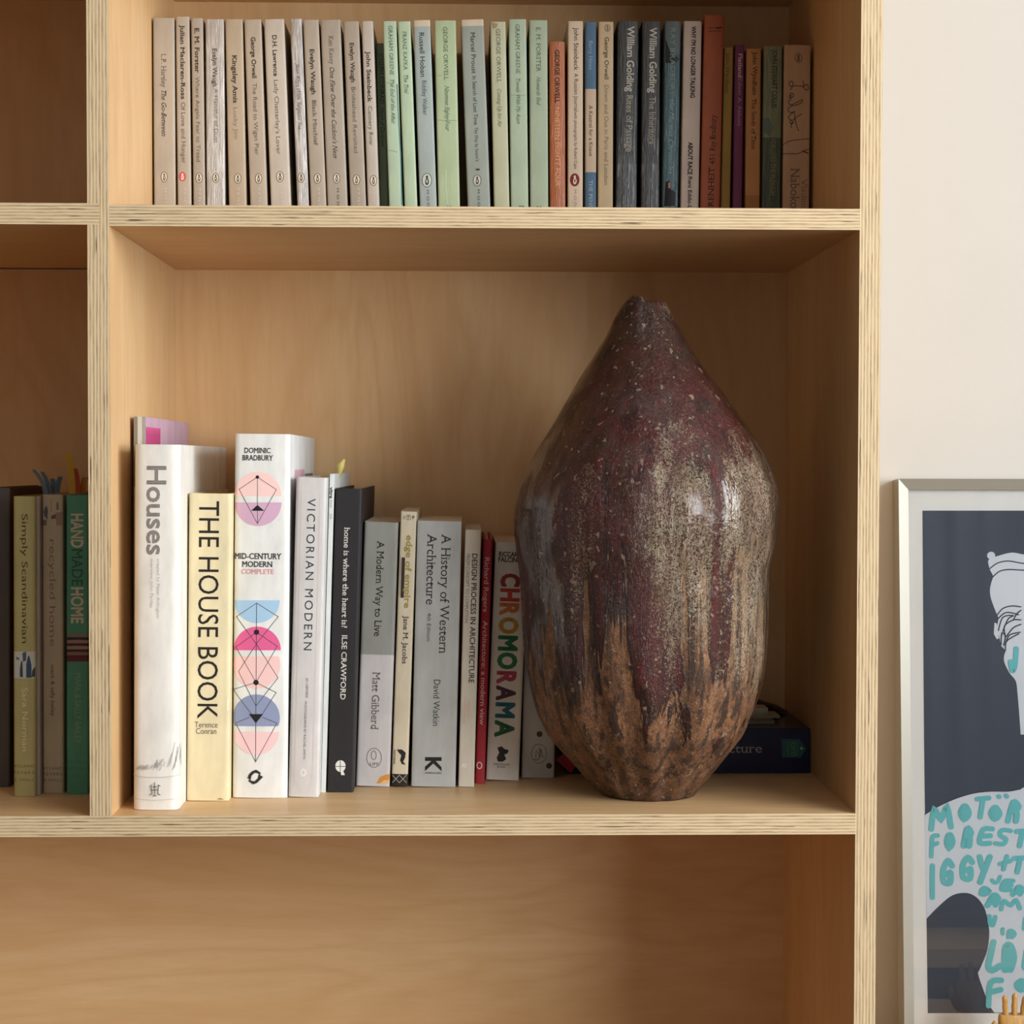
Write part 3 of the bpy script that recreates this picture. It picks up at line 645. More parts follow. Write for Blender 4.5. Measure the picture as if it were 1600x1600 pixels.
b.poly(chord(402.5, 774, 37, 700, 775), (244, 204, 196)); b.poly(chord(403, 785, 37, 785, 900), (208, 168, 190)); b.poly(chord(401.5, 938, 35.5, 938, 1000), (166, 198, 222)); b.poly(chord(401.8, 1016, 37, 900, 1016), (224, 98, 146))
b.poly(chord(401, 1039, 37, 1025.5, 1100), (240, 198, 192)); b.poly(chord(400.2, 1122, 37, 1000, 1134.7), (142, 150, 178)); b.poly(chord(400, 1143.5, 36, 1143.5, 1200), (240, 200, 198))
for pts in (z5([(1046, 590), (910, 680), (1046, 932), (1185, 682), (1046, 590), (1046, 932)]), z6([(1010, 10), (865, 108), (1008, 302), (1163, 545), (1005, 745), (880, 500), (1008, 302), (1165, 108), (1010, 10)]), z6([(1010, 218), (862, 325), (1006, 577), (1157, 320), (1010, 218)]),
            z6([(1006, 577), (840, 628), (975, 805)]), z6([(1006, 577), (1150, 650), (1050, 803)]), z6([(960, 825), (860, 868), (1003, 1145), (1155, 868), (1050, 825)]), z6([(1010, 10), (1003, 1145)])): b.stroke(pts, .85, (70, 64, 66))
b.poly(disc(402.3, 745.4, 2.7, 2.7, 16), BK); b.poly(z5([(1046, 795), (1000, 838), (1096, 838)]), BK); b.poly(disc(400.9, 987.7, 4.2, 4.2, 16), BK); b.poly(disc(400.1, 1066.3, 4.2, 4.2, 16), BK); b.poly(z6([(955, 803), (1057, 803), (1005, 868)]), BK)
for s_ in (1, -1):
    pts = [(398 + s_ * a, 1214 + s_ * c) for a, c in ((-11, 2), (-9, -4), (-4, -9), (2, -11.5), (5, -10), (10, -6), (7.5, -3.5), (5, -6), (0, -6.5), (-5, -2), (-6, 3), (-8, 5), (-9, 2.5), (-13, 0))]
    b.poly(pts, (46, 44, 46))
b.flat_text('DOMINIC', 382, 423, 700, 707.5, (62, 58, 58), .012, True); b.flat_text('BRADBURY', 378.5, 427, 711.5, 719, (62, 58, 58), .012, True)
b.flat_text('MID-CENTURY', 366, 440, 865, 873, (58, 54, 54), .014, True); b.flat_text('MODERN', 378, 426, 877.5, 885.5, (58, 54, 54), .014, True); b.flat_text('COMPLETE', 377, 428, 889.5, 896.5, (222, 152, 158), .012, True)
cv = MB(); xx = b.w / 2 + .00015
cover_quad(cv, .045, .135, b.h - .175, b.h - .03, ink((214, 172, 188))); cover_quad(cv, .142, .225, b.h - .175, b.h - .034, ink((132, 122, 120)))
xx += .0001; cover_quad(cv, .082, .092, b.h - .105, b.h - .07, BKm := ink((40, 36, 38))); cover_quad(cv, .158, .19, b.h - .082, b.h - .068, ink((164, 158, 152))); cv.build('cover_print', b.root)
b = hb('pale grey cloth hardback titled VICTORIAN MODERN', (461.5, 512, 746, 450.5, 497.5, 1242), .075, (206, 200, 196), .225, bulge=.0008, corner=.002, side=paper((206, 206, 202)))
b.text('VICTORIAN MODERN', 779, 1016, 12.5, .02, (54, 66, 70), space=1.3); b.text('JO LEEVERS', 1059, 1090, 3.4, .03, (130, 124, 122), .01); b.text('PHOTOGRAPHS BY RACHEL SMITH', 1096, 1186, 3.4, .0, (134, 128, 126), .01)
b.stroke([(471, 768), (500.5, 768), (488, 1218), (460, 1218)], .8, (214, 200, 192), True)
b.poly(disc(474, 1207, 5, 6.5, 16), (222, 220, 216)); b.poly(disc(474, 1207, 2, 3.5, 12), (204, 198, 194))
b = hb('very thin white book squeezed beside the black spine', (514.9, 522.9, 740.5, 501, 509, 1233), .096, (206, 208, 204), .20, hard=False, name='paperback_book', bulge=.0001, corner=.0004, side=paper((206, 208, 204)), shrink=.93)
b.text('vitra', 761, 779, 5, -.05, (60, 60, 60), .03); b.text('Home', 781, 793, 4, -.02, (150, 150, 146)); b.text('05', 803, 811, 3.5, -.02, (150, 150, 146))
m_ = MB(); m_.tube([(.001, .06, b.h - .004), (.003, .06, b.h + .007), (.006, .06, b.h + .013)], [.0012, .0035, .001], ink((196, 184, 104)), 8); m_.build('page_marker', b.root)
b = hb('black hardback with white lower-case title ending in a question mark', (524.5, 565.5, 763.5, 510.5, 553, 1231), .098, (38, 35, 36), .215, bulge=.0003, corner=.001, pages=(196, 190, 176))
b.text('home is where the heart is?', 824, 981, 8.5, -.02, (214, 208, 198), .012, serif=True); b.text('ILSE CRAWFORD', 992, 1093, 8, .0, (214, 208, 198), .012, serif=True)
b.poly(disc(532, 1197, 8, 9.2, 24), (220, 216, 208)); b.poly([(532, 1203), (535.5, 1203), (539, 1211), (533, 1211)], (220, 216, 208)); b.stroke([(531.6, 1188), (531.6, 1206)], .9, (38, 35, 36)); b.stroke([(524, 1197.5), (540, 1197.5)], .9, (38, 35, 36))
b = hb('two-tone grey book, darker above and lighter below', (568.5, 623.5, 816, 555.5, 609.5, 1223), .124, (196, 190, 188), .17, hard=False, name='paperback_book', bulge=.0007, bands=((780, 1023, (146, 146, 138)),), corner=.0016)
b.text('A Modern Way to Live', 845, 994, 11, .0, (48, 46, 42), .006, serif=True); b.text('Matt Gibberd', 1050, 1140, 11.5, .0, (96, 90, 88), serif=True)
b.stroke(disc(584.5, 1184, 11.5, 15, 24), .9, (96, 90, 88), True); b.flat_text('LIFE', 578, 592, 1191.5, 1195.5, (96, 90, 88)); b.stroke(disc(584, 1180, 4, 7, 14), 1.0, (110, 104, 100), True)
b.poly([(588, 1224), (594, 1214), (601, 1211), (609, 1209.5), (609, 1218), (602, 1224)], (206, 138, 62)); b.poly([(594, 1224), (600, 1219), (608, 1219), (607, 1224)], (222, 176, 120))
b = hb('slim cream paperback with olive-gold lettering edge of empire', (626.5, 651, 799.5, 610.5, 638, 1224), .123, (212, 198, 172), .16, hard=False, name='paperback_book', bulge=.0004, bands=((1209.5, 1290, (36, 32, 30)),))
b.flat_text('I', 630.5, 632, 806, 811, (80, 74, 64), .02, True); b.flat_text('T', 636, 640, 806, 811, (80, 74, 64), .02, True); b.flat_text('P', 644, 648, 806, 811, (80, 74, 64), .02, True); b.stroke(disc(638, 808.5, 4, 4, 14), .6, (80, 74, 64), True)
b.text('edge of empire', 836, 950, 9, .1, (172, 156, 82), .02, serif=True); b.poly([(627.8, 871), (633, 871), (631, 934), (625.8, 934)], (62, 48, 42)); b.text('dispossession and the city', 873, 932, 2.2, -.36, (150, 134, 116)); b.text('Jane M. Jacobs', 962, 1037, 7.5, .06, (66, 58, 50), .008, serif=True)
b.poly([(620, 1171), (628, 1171), (634, 1176), (633, 1184), (630, 1190), (634, 1195), (628, 1194), (625, 1188), (627, 1180), (623, 1176)], (40, 36, 34)); b.text('ROUTLEDGE', 1172, 1194, 2.4, -.36, (60, 54, 50), .02)
for q in ([(613, 1211), (624, 1223)], [(624, 1211), (613, 1223)], [(624, 1211), (635, 1223)], [(635, 1211), (624, 1223)]): b.stroke(q, .7, (196, 186, 166))
b = hb('thick grey paperback titled A History of Western Architecture', (651.5, 722, 814.5, 641, 713, 1226), .121, (178, 178, 174), .175, hard=False, name='paperback_book', bulge=.0008, corner=.0016)
b.text('A History of Western', 834, 1021, 14, .16, (54, 52, 50), serif=True); b.text('Architecture', 834, 945, 14, -.16, (54, 52, 50), serif=True); b.text('4th Edition', 958, 1002, 6, -.18, (76, 74, 72)); b.text('David Watkin', 1062, 1134, 10, .03, (64, 62, 60))
for p in ([(664, 1183), (690, 1183), (690, 1189), (664, 1189)], [(676, 1188), (680, 1188), (690, 1199), (690, 1205), (677, 1193), (664, 1205), (664, 1198), (674, 1189)]): b.poly(p, (34, 32, 32))
b.flat_text('LAURENCE KING', 664, 690, 1206.6, 1208.8, (50, 48, 46))
b = hb('slim cream paperback titled DESIGN PROCESS IN ARCHITECTURE', (727, 752, 828, 715.5, 741.5, 1225), .122, (212, 202, 186), .16, hard=False, name='paperback_book', bulge=.0002)
b.text('DESIGN PROCESS IN ARCHITECTURE', 865, 1067, 8, .14, (72, 62, 52), .018); b.text('FROM CONCEPT TO COMPLETION', 866, 973, 5, -.27, (112, 102, 90)); b.text('Geoffrey', 1096, 1122, 4, .02, (226, 172, 160)); b.text('Makstutis', 1096, 1132, 4, -.22, (226, 172, 160))
b.poly([(722, 1193), (730, 1193), (730, 1195), (727, 1197), (730, 1200), (727, 1200), (724, 1198), (722, 1200)], (226, 220, 208))
b = hb('slim red hardback with white lettering, a modern view', (754, 771, 843, 743.5, 757, 1216), .138, (166, 38, 48), .17, bulge=.0006, corner=.0015)
b.text('Richard Rogers', 871, 956, 7, -.02, (224, 176, 172), .01); b.text('Architecture: a modern view', 970, 1133, 7, 0, (224, 176, 172), .01); b.stroke(disc(749, 1196, 3.8, 5, 16), 1.7, (226, 196, 192), True)
b = hb('white book with rainbow-coloured vertical capitals', (774, 826, 848, 758.5, 812, 1210), .152, (212, 204, 192), .165, hard=False, name='paperback_book', bulge=.0004, corner=.0016)
b.flat_text('RICCARDO', 779.5, 822, 863.5, 869, (66, 58, 54), .03); b.flat_text('FALCINELLI', 778.5, 824, 872, 877.5, (66, 58, 54), .03)
for ch, y0, y1, c in (('C', 896, 917, (150, 50, 44)), ('H', 919.5, 940, (196, 66, 50)), ('R', 942, 962, (206, 116, 58)), ('O', 964, 991, (186, 142, 56)), ('M', 993, 1017, (44, 112, 66)), ('O', 1019, 1046, (50, 120, 70)), ('R', 1048.5, 1069, (176, 64, 84)), ('A', 1071, 1095, (84, 50, 64)), ('M', 1097.5, 1122, (40, 102, 118)), ('A', 1125, 1152, (44, 96, 62))):
    b.text(ch, y0, y1, 27, .0, c, .05)
b.poly([(777, 1168), (784, 1166), (788, 1170), (795, 1172), (793, 1177), (788, 1179), (791, 1186), (786, 1190), (778, 1190), (776, 1184), (780, 1176)], (36, 32, 32)); b.flat_text('PARTICULAR', 772, 796, 1193, 1195.3, (70, 62, 58)); b.flat_text('BOOKS', 777, 790, 1197, 1199.3, (70, 62, 58))
b = hb('white spine with brown dots and an outlined monogram, half hidden by the vase', (819, 871, 1004, 814.5, 867, 1211), .164, (196, 190, 182), .155, hard=False, name='paperback_book', bulge=.0006, corner=.0016)
b.poly(disc(843, 1147, 4.6, 4.6, 18), (74, 60, 46)); b.poly(disc(858, 1196.6, 4.6, 4.6, 18), (74, 60, 46))
oct_ = [(833, 1168), (838, 1163), (846, 1163), (852, 1168), (854, 1178), (852, 1187), (846, 1192), (838, 1192), (832, 1186), (830, 1177)]
b.stroke(oct_, .8, (96, 88, 82), True); b.stroke([(837, 1184), (838, 1172), (844, 1183), (845, 1170), (848, 1184)], 1.0, (86, 78, 72)); b.stroke(smooth_line([(843, 1168), (843, 1182), (840, 1187), (834, 1186)]), 1.0, (86, 78, 72))

# --- books in the neighbouring compartment
LG = 'books in the dim neighbouring compartment'
def lb(label, quad, Y, color, depth, **k):
    return Book(label, quad, Y, min(depth, D - Y - .001), color, hard=k.pop('hard', True), name=k.pop('name', 'hardback_book'), group=LG, **k)
b = lb('dark grey-brown hardback cut by the picture edge, beside the olive-yellow spine', (-22, 16, 762, -22, 15, 1229), .128, (92, 82, 76), .18, side=paper((90, 72, 58)))
def imprint(b, x0, x1, ys, col):
    for wd, y in zip(('RYLAND', 'PETERS', '& SMALL'), ys): b.flat_text(wd, x0, x1, y, y + 4, col, space=1.3)
def ribbons(b, specs):
    for x, y, top, lean, wd, c in specs:
        m = MB(); z = b.h - .004; n = 5; vs = []
        for k in range(n + 1):
            t = k / n; q = wd * (1 - .35 * t) / 2; xx_ = x + lean * t * t
            vs += [(xx_ - q, y + .002 * t, z + top * t), (xx_ + q, y + .003 * t, z + top * t), (xx_ + q, y + .0006 + .003 * t, z + top * t), (xx_ - q, y + .0006 + .002 * t, z + top * t)]
        fs = []
        for k in range(n):
            for j in range(4): fs.append((4 * k + j, 4 * k + (j + 1) % 4, 4 * k + 4 + (j + 1) % 4, 4 * k + 4 + j))
        fs += [(3, 2, 1, 0), (4 * n, 4 * n + 1, 4 * n + 2, 4 * n + 3)]
        m.add(vs, fs, ink(c)); m.build('page_marker', b.root)
b = lb('olive-yellow hardback titled Simply Scandinavian with a small picture of blue bottles', (19.5, 54.5, 775.5, 20, 55, 1245), .083, (166, 152, 98), .215, bulge=.0016, corner=.002)
b.text('Simply Scandinavian', 803, 1005, 9, .05, (70, 58, 26)); b.text('Sara Norman', 1074, 1174, 8.5, .05, (204, 188, 142)); imprint(b, 22, 53, (1195, 1205.5, 1216.5), (106, 92, 46))
b.poly([(20.5, 1018), (54.5, 1018), (54.5, 1060), (20.5, 1060)], (186, 180, 164)); b.poly([(31, 1045), (33, 1033), (35, 1033), (36, 1058), (31, 1058)], (44, 66, 88)); b.poly([(41, 1038), (44, 1024), (46, 1026), (49, 1040), (49, 1059), (41, 1059)], (44, 72, 90)); b.poly([(35, 1020), (41, 1018), (41, 1032), (36, 1034)], (72, 82, 100)); b.poly([(50, 1048), (54, 1042), (54, 1058), (49, 1058)], (60, 66, 70)); b.poly([(25, 1026), (30, 1028), (30, 1031), (25, 1031)], (96, 104, 112))
ribbons(b, ((-.0045, .10, .026, -.012, .005, (112, 136, 146)), (-.002, .105, .024, -.008, .005, (100, 124, 136)), (.001, .11, .018, -.003, .006, (92, 114, 126)), (.0045, .10, .020, .003, .006, (84, 104, 116))))
b = lb('very thin pale grey book between the olive and beige spines', (56, 62.2, 775, 57, 63.2, 1242), .090, (164, 154, 144), .20, hard=False, name='paperback_book', bulge=.0001, corner=.0004, shrink=.9)
b = lb('beige hardback with a faded pastel interior picture at its head', (65.5, 98.3, 773, 66.3, 99.7, 1240), .097, (190, 174, 146), .20, bands=((740, 821, (196, 178, 150)),), bulge=.0006, corner=.0015)
b.text('recycled home', 843, 1010, 9.5, 0, (142, 122, 94)); b.text('mark & sally bailey', 1039, 1119, 6, .0, (84, 66, 46)); imprint(b, 68, 97, (1198.5, 1207.5, 1217), (110, 92, 68))
b.poly([(68, 800), (70, 793), (73, 790), (75, 798), (74, 812), (69, 806)], (96, 98, 106)); b.poly([(80, 806), (87, 803), (88, 810), (80, 811)], (112, 92, 84)); b.poly([(87, 801), (97, 800), (97, 821), (88, 821)], (162, 132, 112)); b.poly([(66, 812), (73, 812), (73, 821), (66, 821)], (128, 112, 112)); b.poly([(88, 786), (91, 784), (92, 796), (88, 797)], (134, 116, 98)); b.stroke([(80, 780), (80, 800)], .8, (128, 112, 96))
ribbons(b, ((-.0015, .09, .040, -.006, .009, (214, 172, 44)), (.0035, .085, .026, -.003, .005, (176, 66, 30)), (.004, .10, .018, .001, .006, (206, 140, 44))))
b = lb('green hardback titled HANDMADE HOME with a strip picture of folded cloth', (102.8, 138.2, 773.5, 103.3, 138.6, 1241.5), .0935, (88, 152, 122), .20, bulge=.0006, corner=.0015)
b.text('HAND', 802.5, 856, 18, .0, (222, 208, 178), .03); b.text('MADE', 858, 915, 17, .0, (54, 104, 82), .01); b.text('HOME', 917.5, 974, 18, .0, (222, 208, 178), .03); b.text('MARK & SALLY BAILEY', 1052, 1161, 9.5, .03, (136, 174, 134)); imprint(b, 105, 134, (1188.5, 1199.5, 1210.5), (80, 128, 98))
for k, c in enumerate(((150, 118, 100), (50, 48, 64), (168, 128, 108), (58, 50, 58), (176, 136, 114), (64, 52, 56), (150, 112, 92), (96, 46, 50), (112, 44, 48))):
    b.poly([(103.5, 991 + k * 4.7), (121, 990 + k * 4.7 + (k % 2)), (138, 991 + k * 4.7), (138, 996 + k * 4.7), (103.5, 996 + k * 4.7)], c)
ribbons(b, ((-.006, .09, .018, -.004, .003, (44, 38, 28)), (.004, .095, .021, -.006, .005, (46, 46, 30)), (.010, .10, .018, .0, .004, (40, 24, 22))))
for b in allbooks: b.finish()

# --- big navy book lying flat behind the vase, with things on top of it
NY = .186; ne = at(1263.5, 1204, NY); nw = at(1263.5 - 404, 1204, NY); nt = at(1263.5, 1139, NY)
x0, x1, hh = nw.x + .002, W - .0015, nt.z; dd = D - NY - .003
x0 = max(x0, at(871, 1211, .164).x + .0085)
nb = empty('hardback_book', (x0, NY, .0002)); tag(nb, 'thick navy blue book lying flat behind the vase, turquoise tag on its spine', 'book')
Ln = x1 - x0; c = MB(); navy = paper((22, 30, 62), .22, .1); bt = .0026
prof = [(.0004 * (2 * k / 10 - 1) ** 2, hh * k / 10) for k in range(11)]
c.add([(0, y, z) for y, z in prof] + [(Ln, y, z) for y, z in prof], [(k, 11 + k, 12 + k, k + 1) for k in range(10)], navy, True)
c.box((0, .003, 0), (Ln, dd, bt), navy); c.box((0, .003, hh - bt), (Ln, dd, hh), navy); c.build('cover', nb)
p = MB(); p.box((.003, .0045, bt), (Ln - .003, dd - .004, hh - bt), leaves((150, 140, 120))); p.build('pages', nb)
def np_(px, py): q = at(px, py, NY); return q.x - x0, q.z
def nmark(mb, poly_, col, lift): 
    q = [np_(x, y) for x, y in poly_]; vs, fs = fill(q)
    mb.add([(x, .0004 * (2 * z / hh - 1) ** 2 - lift, z) for x, z in vs], fs, ink(col, .35))
lt, mk = MB(), MB()
vs, fs = glyphs('Architecture', 0, 0, True); u1 = max(x for x, y in vs); u0 = min(x for x, y in vs)
ax, az = np_(1060, 1176.5); bx, bz = np_(1190.5, 1162.5); k = (bx - ax) / (u1 - u0); q = (bz - az) / (max(y for x, y in vs))
lt.add([(ax + (x - u0) * k, .0004 * (2 * (az + y * q) / hh - 1) ** 2 - .0003, az + y * q) for x, y in vs], fs, ink((150, 150, 156)))
nmark(mk, [(1221, 1155), (1249, 1155), (1259.5, 1169.5), (1251, 1184), (1222.5, 1184)], (34, 96, 96), .0005); nmark(mk, disc(1252, 1169.5, 2.2, 2.2, 12), (170, 176, 172), .0007)
vs, fs = glyphs('QUICK', .01); u1 = max(x for x, y in vs); 
for wd, cx_, ch_, z0, z1, col in (('QUICK', 1239, 6.5, 1181.5, 1158, (120, 150, 92)), ('OFFICE', 1231.5, 3.6, 1181, 1158, (100, 132, 92)), ('REFERENCE', 1245.5, 2.8, 1181, 1158, (96, 130, 96))):
    vs, fs = glyphs(wd, .01); u1 = max(x for x, y in vs); u0 = min(x for x, y in vs); (xc, za), (_, zb) = np_(cx_, z0), np_(cx_, z1); sc = ch_ / 1.73 / 1000 / cap_height()
    lt.add([(xc - (y - cap_height() / 2) * sc, -.0008 + .0004 * (2 * (za + (x - u0) / (u1 - u0) * (zb - za)) / hh - 1) ** 2, za + (x - u0) / (u1 - u0) * (zb - za)) for x, y in vs], fs, ink(col))
rx = np_(868, 1190)[0]
m2 = MB(); nmark(m2, [(869, 1188), (880, 1177), (900, 1196), (892, 1209)], (186, 28, 44), .0004)
lt.build('lettering', nb); mk.build('tag_print', nb); m2.build('sticker', nb)
zt = hh + .0003
def flat_thing(name, label, x0, x1, y0, y1, z0, z1, col, edge, rot=0):
    o = empty(name, ((x0 + x1) / 2, (y0 + y1) / 2, z0), (0, 0, rot)); tag(o, label, 'booklet', 'papers lying on the navy book')
    a, b2 = (x1 - x0) / 2, (y1 - y0) / 2; m = MB(); t = (z1 - z0); k = min(.0008, t * .3)
    m.box((-a, -b2, 0), (a, b2, k), paper(col)); m.box((-a, -b2, t - k), (a, b2, t), paper(col)); m.box((-a, -b2, k), (-a + .0008, b2, t - k), paper(col)); m.build('cover', o)
    p = MB(); p.box((-a + .0008, -b2 + .0006, k), (a - .0006, b2 - .0006, t - k), leaves(edge)); p.build('pages', o); return o
P = lambda px, py, Y: at(px, py, Y)
yA, yB = .215, .232
xa = P(1211, 1128, yA).x
flat_thing('booklet', 'grey thin booklet lying lowest on the navy book', xa - .13, xa, yA, .262, zt, P(1200, 1126.5, yA).z, (128, 118, 98), (176, 168, 150))
z2 = P(1200, 1126.5, yA).z + .0002; xb = P(1219, 1121, yB).x
flat_thing('booklet', 'thicker pale booklet lying on the thin grey booklet', xb - .125, xb, yB, .264, z2, P(1210, 1118.5, yB).z, (178, 168, 146), (170, 160, 140))
z3 = P(1210, 1118.5, yB).z + .0002; yC = .238; xc = P(1199.5, 1112, yC).x
o = empty('card_box', (xc - .03, yC + .0125, z3)); tag(o, 'small off-white box on top of the pale booklet behind the vase', 'box')
m = MB(); zh = P(1199, 1106.5, yC).z - z3; m.box((-.03, -.012, 0), (.03, .012, zh * .72), paper((176, 168, 150))); m.build('tray', o); m = MB(); m.box((-.0304, -.0124, zh * .45), (.0304, .0124, zh), paper((186, 178, 160))); m.build('lid', o)
# dark brown leathery curl lying beside
lo = empty('leather_pouch', (.5640, .2905, zt)); tag(lo, 'dark brown curled leather pouch on the navy book beside the side panel', 'pouch')
m = MB(); n1, n2 = 16, 10; vs = []; fs = []
Lx = .032
for i in range(n1 + 1):
    u = i / n1 * 2 - 1; pr = (1 - abs(u) ** 2.2); hgt = (.020 * (1 - u) / 2 + .004) * max(.05, pr) ** .5
    for j in range(n2):
        t = 2 * math.pi * j / n2
        vs.append((u * Lx, .022 * max(.06, pr) ** .5 * math.cos(t), max(0, hgt * .5 + hgt * .5 * math.sin(t)) + .0012 * math.sin(7 * u + 2 * t) * pr + .0013))
for i in range(n1):
    for j in range(n2): fs.append((i * n2 + j, i * n2 + (j + 1) % n2, (i + 1) * n2 + (j + 1) % n2, (i + 1) * n2 + j))
fs += [tuple(reversed(range(n2))), tuple(n1 * n2 + j for j in range(n2))]
m.add(vs, fs, paper((70, 42, 26), .5, .15), True); m.build('pouch_body', lo)
m = MB(); m.tube([(-.02, -.017, .012), (-.005, -.0225, .012), (.012, -.021, .008), (.02, -.016, .004)], .0012, ink((50, 28, 18)), 6); m.build('strap', lo)

# ------------------------------------------------------------------ vase
PRL = [(994, 468.5), (980, 472), (972, 479), (960, 497), (948, 524), (930, 552), (912, 579.5), (894, 609.5), (876, 641), (855, 677), (837, 704), (819, 737), (808.5, 761), (802, 794), (801.6, 824), (805, 860), (811, 900), (813, 945), (815, 990), (819, 1035), (826.5, 1074), (835.5, 1110), (849, 1140), (870, 1170), (891, 1194), (912, 1224), (930, 1245), (941, 1254)]
PRR = [(1039.5, 468.5), (1041, 474), (1046, 484), (1053, 497), (1068, 524), (1083, 551), (1104, 581), (1128, 611), (1149, 641), (1170, 671), (1191, 704), (1206, 734), (1215, 761), (1217, 785), (1215, 815), (1209, 860), (1201, 885), (1200, 930), (1199, 975), (1197, 1020), (1191, 1065), (1179, 1104), (1164, 1140), (1146, 1167), (1125, 1197), (1104, 1227), (1090, 1246), (1086, 1254)]
fr = on_floor(1014, 1253.5, 0.0); VY = fr.y + .040
def prof_at(pr, py):
    for (xa_, ya_), (xb_, yb_) in zip(pr, pr[1:]):
        if ya_ <= py <= yb_:
            t = (py - ya_) / max(1e-6, yb_ - ya_); t2 = t; return xa_ + (xb_ - xa_) * t2
    return pr[-1][0] if py > pr[-1][1] else pr[0][0]
ytop, zb_ = 468.5, 0.0
ybot = None
for k in range(4000):   # picture row of the base on the axis plane
    y = 1200 + k * .02
    if at(1012, y, VY).z <= 0: ybot = y; break
VX = at(1014, 1240, VY).x
vase = empty('ceramic_vase', (VX, VY, 0)); tag(vase, 'large pod-shaped ceramic vase, dark red-brown speckled glaze with vertical drips', 'vase')
NR, NA = 170, 180; vs = []; fs = []
rows = [i / (NR - 1) for i in range(NR)]
sm = lambda a, b, x: max(0, min(1, (x - a) / (b - a))) ** 2 * (3 - 2 * max(0, min(1, (x - a) / (b - a))))
def smooth_prof(pr, py, wdt=10):
    return sum(prof_at(pr, py + d) for d in (-wdt, -wdt / 2, 0, wdt / 2, wdt)) / 5 if 490 < py < 1235 else prof_at(pr, py)
for t in rows:
    py = ybot + (ytop + 6 - ybot) * t
    src = 1254 + (ytop - 1254) * t if t < .02 else py * (1) if py < 1240 else py
    src = min(1254, py * 1.0 + (1254 - ybot) * max(0, 1 - t * 8))
    L, R_ = at(smooth_prof(PRL, src), py, VY), at(smooth_prof(PRR, src), py, VY)
    cx, r, z = (L.x + R_.x) / 2 - VX, (R_.x - L.x) / 2, L.z
    r *= .994
    for j in range(NA):
        th = 2 * math.pi * j / NA
        rib = math.cos(th * 17 + 1.1 * math.sin(3 * th) + 2.2 * z * 6) * .5 + math.cos(th * 11 - 1 + z * 9) * .5
        m1 = sm(.55, .10, t) * .034 + .007
        nz = noise.noise(Vector((math.cos(th) * 1.6, math.sin(th) * 1.6, z * 9)) + Vector((3, 1, 7))) * .012 * sm(0, .1, t) + noise.noise(Vector((math.cos(th) * 9, math.sin(th) * 9, z * 60))) * .006
        face = abs(math.sin(th)) * .8 + .2
        rr = r * (1 + (m1 * rib + nz) * face * (1 if t > .01 else .4))
        zz = z
        if t > .93:   # uneven pinched lip
            k_ = (t - .93) / .07; c_ = math.cos(th); zz += k_ * (.0046 * sm(.05, -.4, c_) * (1 - .6 * sm(-.75, -1, c_)) + .0006 * math.cos(5 * th))
        if t < .012: zz = max(0.0, zz)
        vs.append((cx + rr * math.cos(th), rr * math.sin(th) * (.97 - .12 * sm(.8, 1, t)), zz))
# base should sit on the shelf
zmin = min(v[2] for v in vs[:NA])
vs = [(x, y, max(0.0004, z - zmin * max(0, 1 - z / .05))) for x, y, z in vs]
for i in range(NR - 1):
    for j in range(NA): fs.append((i * NA + j, i * NA + (j + 1) % NA, (i + 1) * NA + (j + 1) % NA, (i + 1) * NA + j))
top = vs[-NA:]; cxm = sum(v[0] for v in top) / NA; czm = sum(v[2] for v in top) / NA
for q, (fr_, dz) in enumerate(((.93, .0012), (.80, .0008), (.66, -.004), (.60, -.02), (.8, -.05))):
    o_ = len(vs)
    for j in range(NA): vs.append((cxm + (top[j][0] - cxm) * fr_, top[j][1] * fr_, top[j][2] + dz))
    b_ = o_ - NA
    for j in range(NA): fs.append((b_ + j, b_ + (j + 1) % NA, o_ + (j + 1) % NA, o_ + j))
fs.append(tuple(len(vs) - NA + j for j in range(NA))); fs.append(tuple(reversed(range(NA))))
gm, t = newmat('speckled_drip_glaze', 0.3, 0.22)
oc = t.coord((1, 1, 1)); X, Yc, Z = t.sep(oc)
T_ = t.math('DIVIDE', Z, .43)
bw = lambda *st: [(p, (v, v, v)) for p, v in st]
streak = t.noise(t.coord((34, 34, 3.0)), 1.0, 4, .62, .3)        # broad vertical runs
streak2 = t.noise(t.coord((80, 80, 4.5), loc=(5, 2, 1)), 1.0, 4, .65, .4)   # narrow runs
drip = t.noise(t.coord((125, 125, 3.6), loc=(2, 6, 4)), 1.0, 3, .6, .3)
cloud = t.noise(t.coord((13, 13, 8), loc=(1, 8, 3)), 1.0, 4, .6)
crack = t.noise(t.coord((300, 300, 230)), 1.0, 3, .65, 2.6)
fine = t.noise(t.coord((620, 620, 500), loc=(4, 4, 1)), 1.0, 3, .7, .8)
pit = t.noise(t.coord((170, 170, 150), loc=(9, 1, 2)), 1.0, 2)
col = t.ramp(cloud, [(.30, lin((46, 33, 24))), (.44, lin((66, 34, 27))), (.56, lin((80, 34, 33))), (.64, lin((64, 45, 36))), (.76, lin((80, 66, 56)))])
col = t.mix(t.ramp(T_, bw((.74, 0), (.92, .75))), col, lin((56, 42, 32)))            # browner towards the neck
col = t.mix(t.ramp(streak2, bw((.50, 0), (.64, .8))), col, lin((44, 27, 26)))
col = t.mix(t.ramp(drip, bw((.56, 0), (.70, .55))), col, lin((98, 38, 40)))
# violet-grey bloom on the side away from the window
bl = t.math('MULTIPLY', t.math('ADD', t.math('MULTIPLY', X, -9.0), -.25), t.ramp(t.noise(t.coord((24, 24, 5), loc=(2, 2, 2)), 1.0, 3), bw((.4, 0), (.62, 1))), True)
col = t.mix(t.math('MULTIPLY', bl, .75), col, lin((84, 66, 64)))
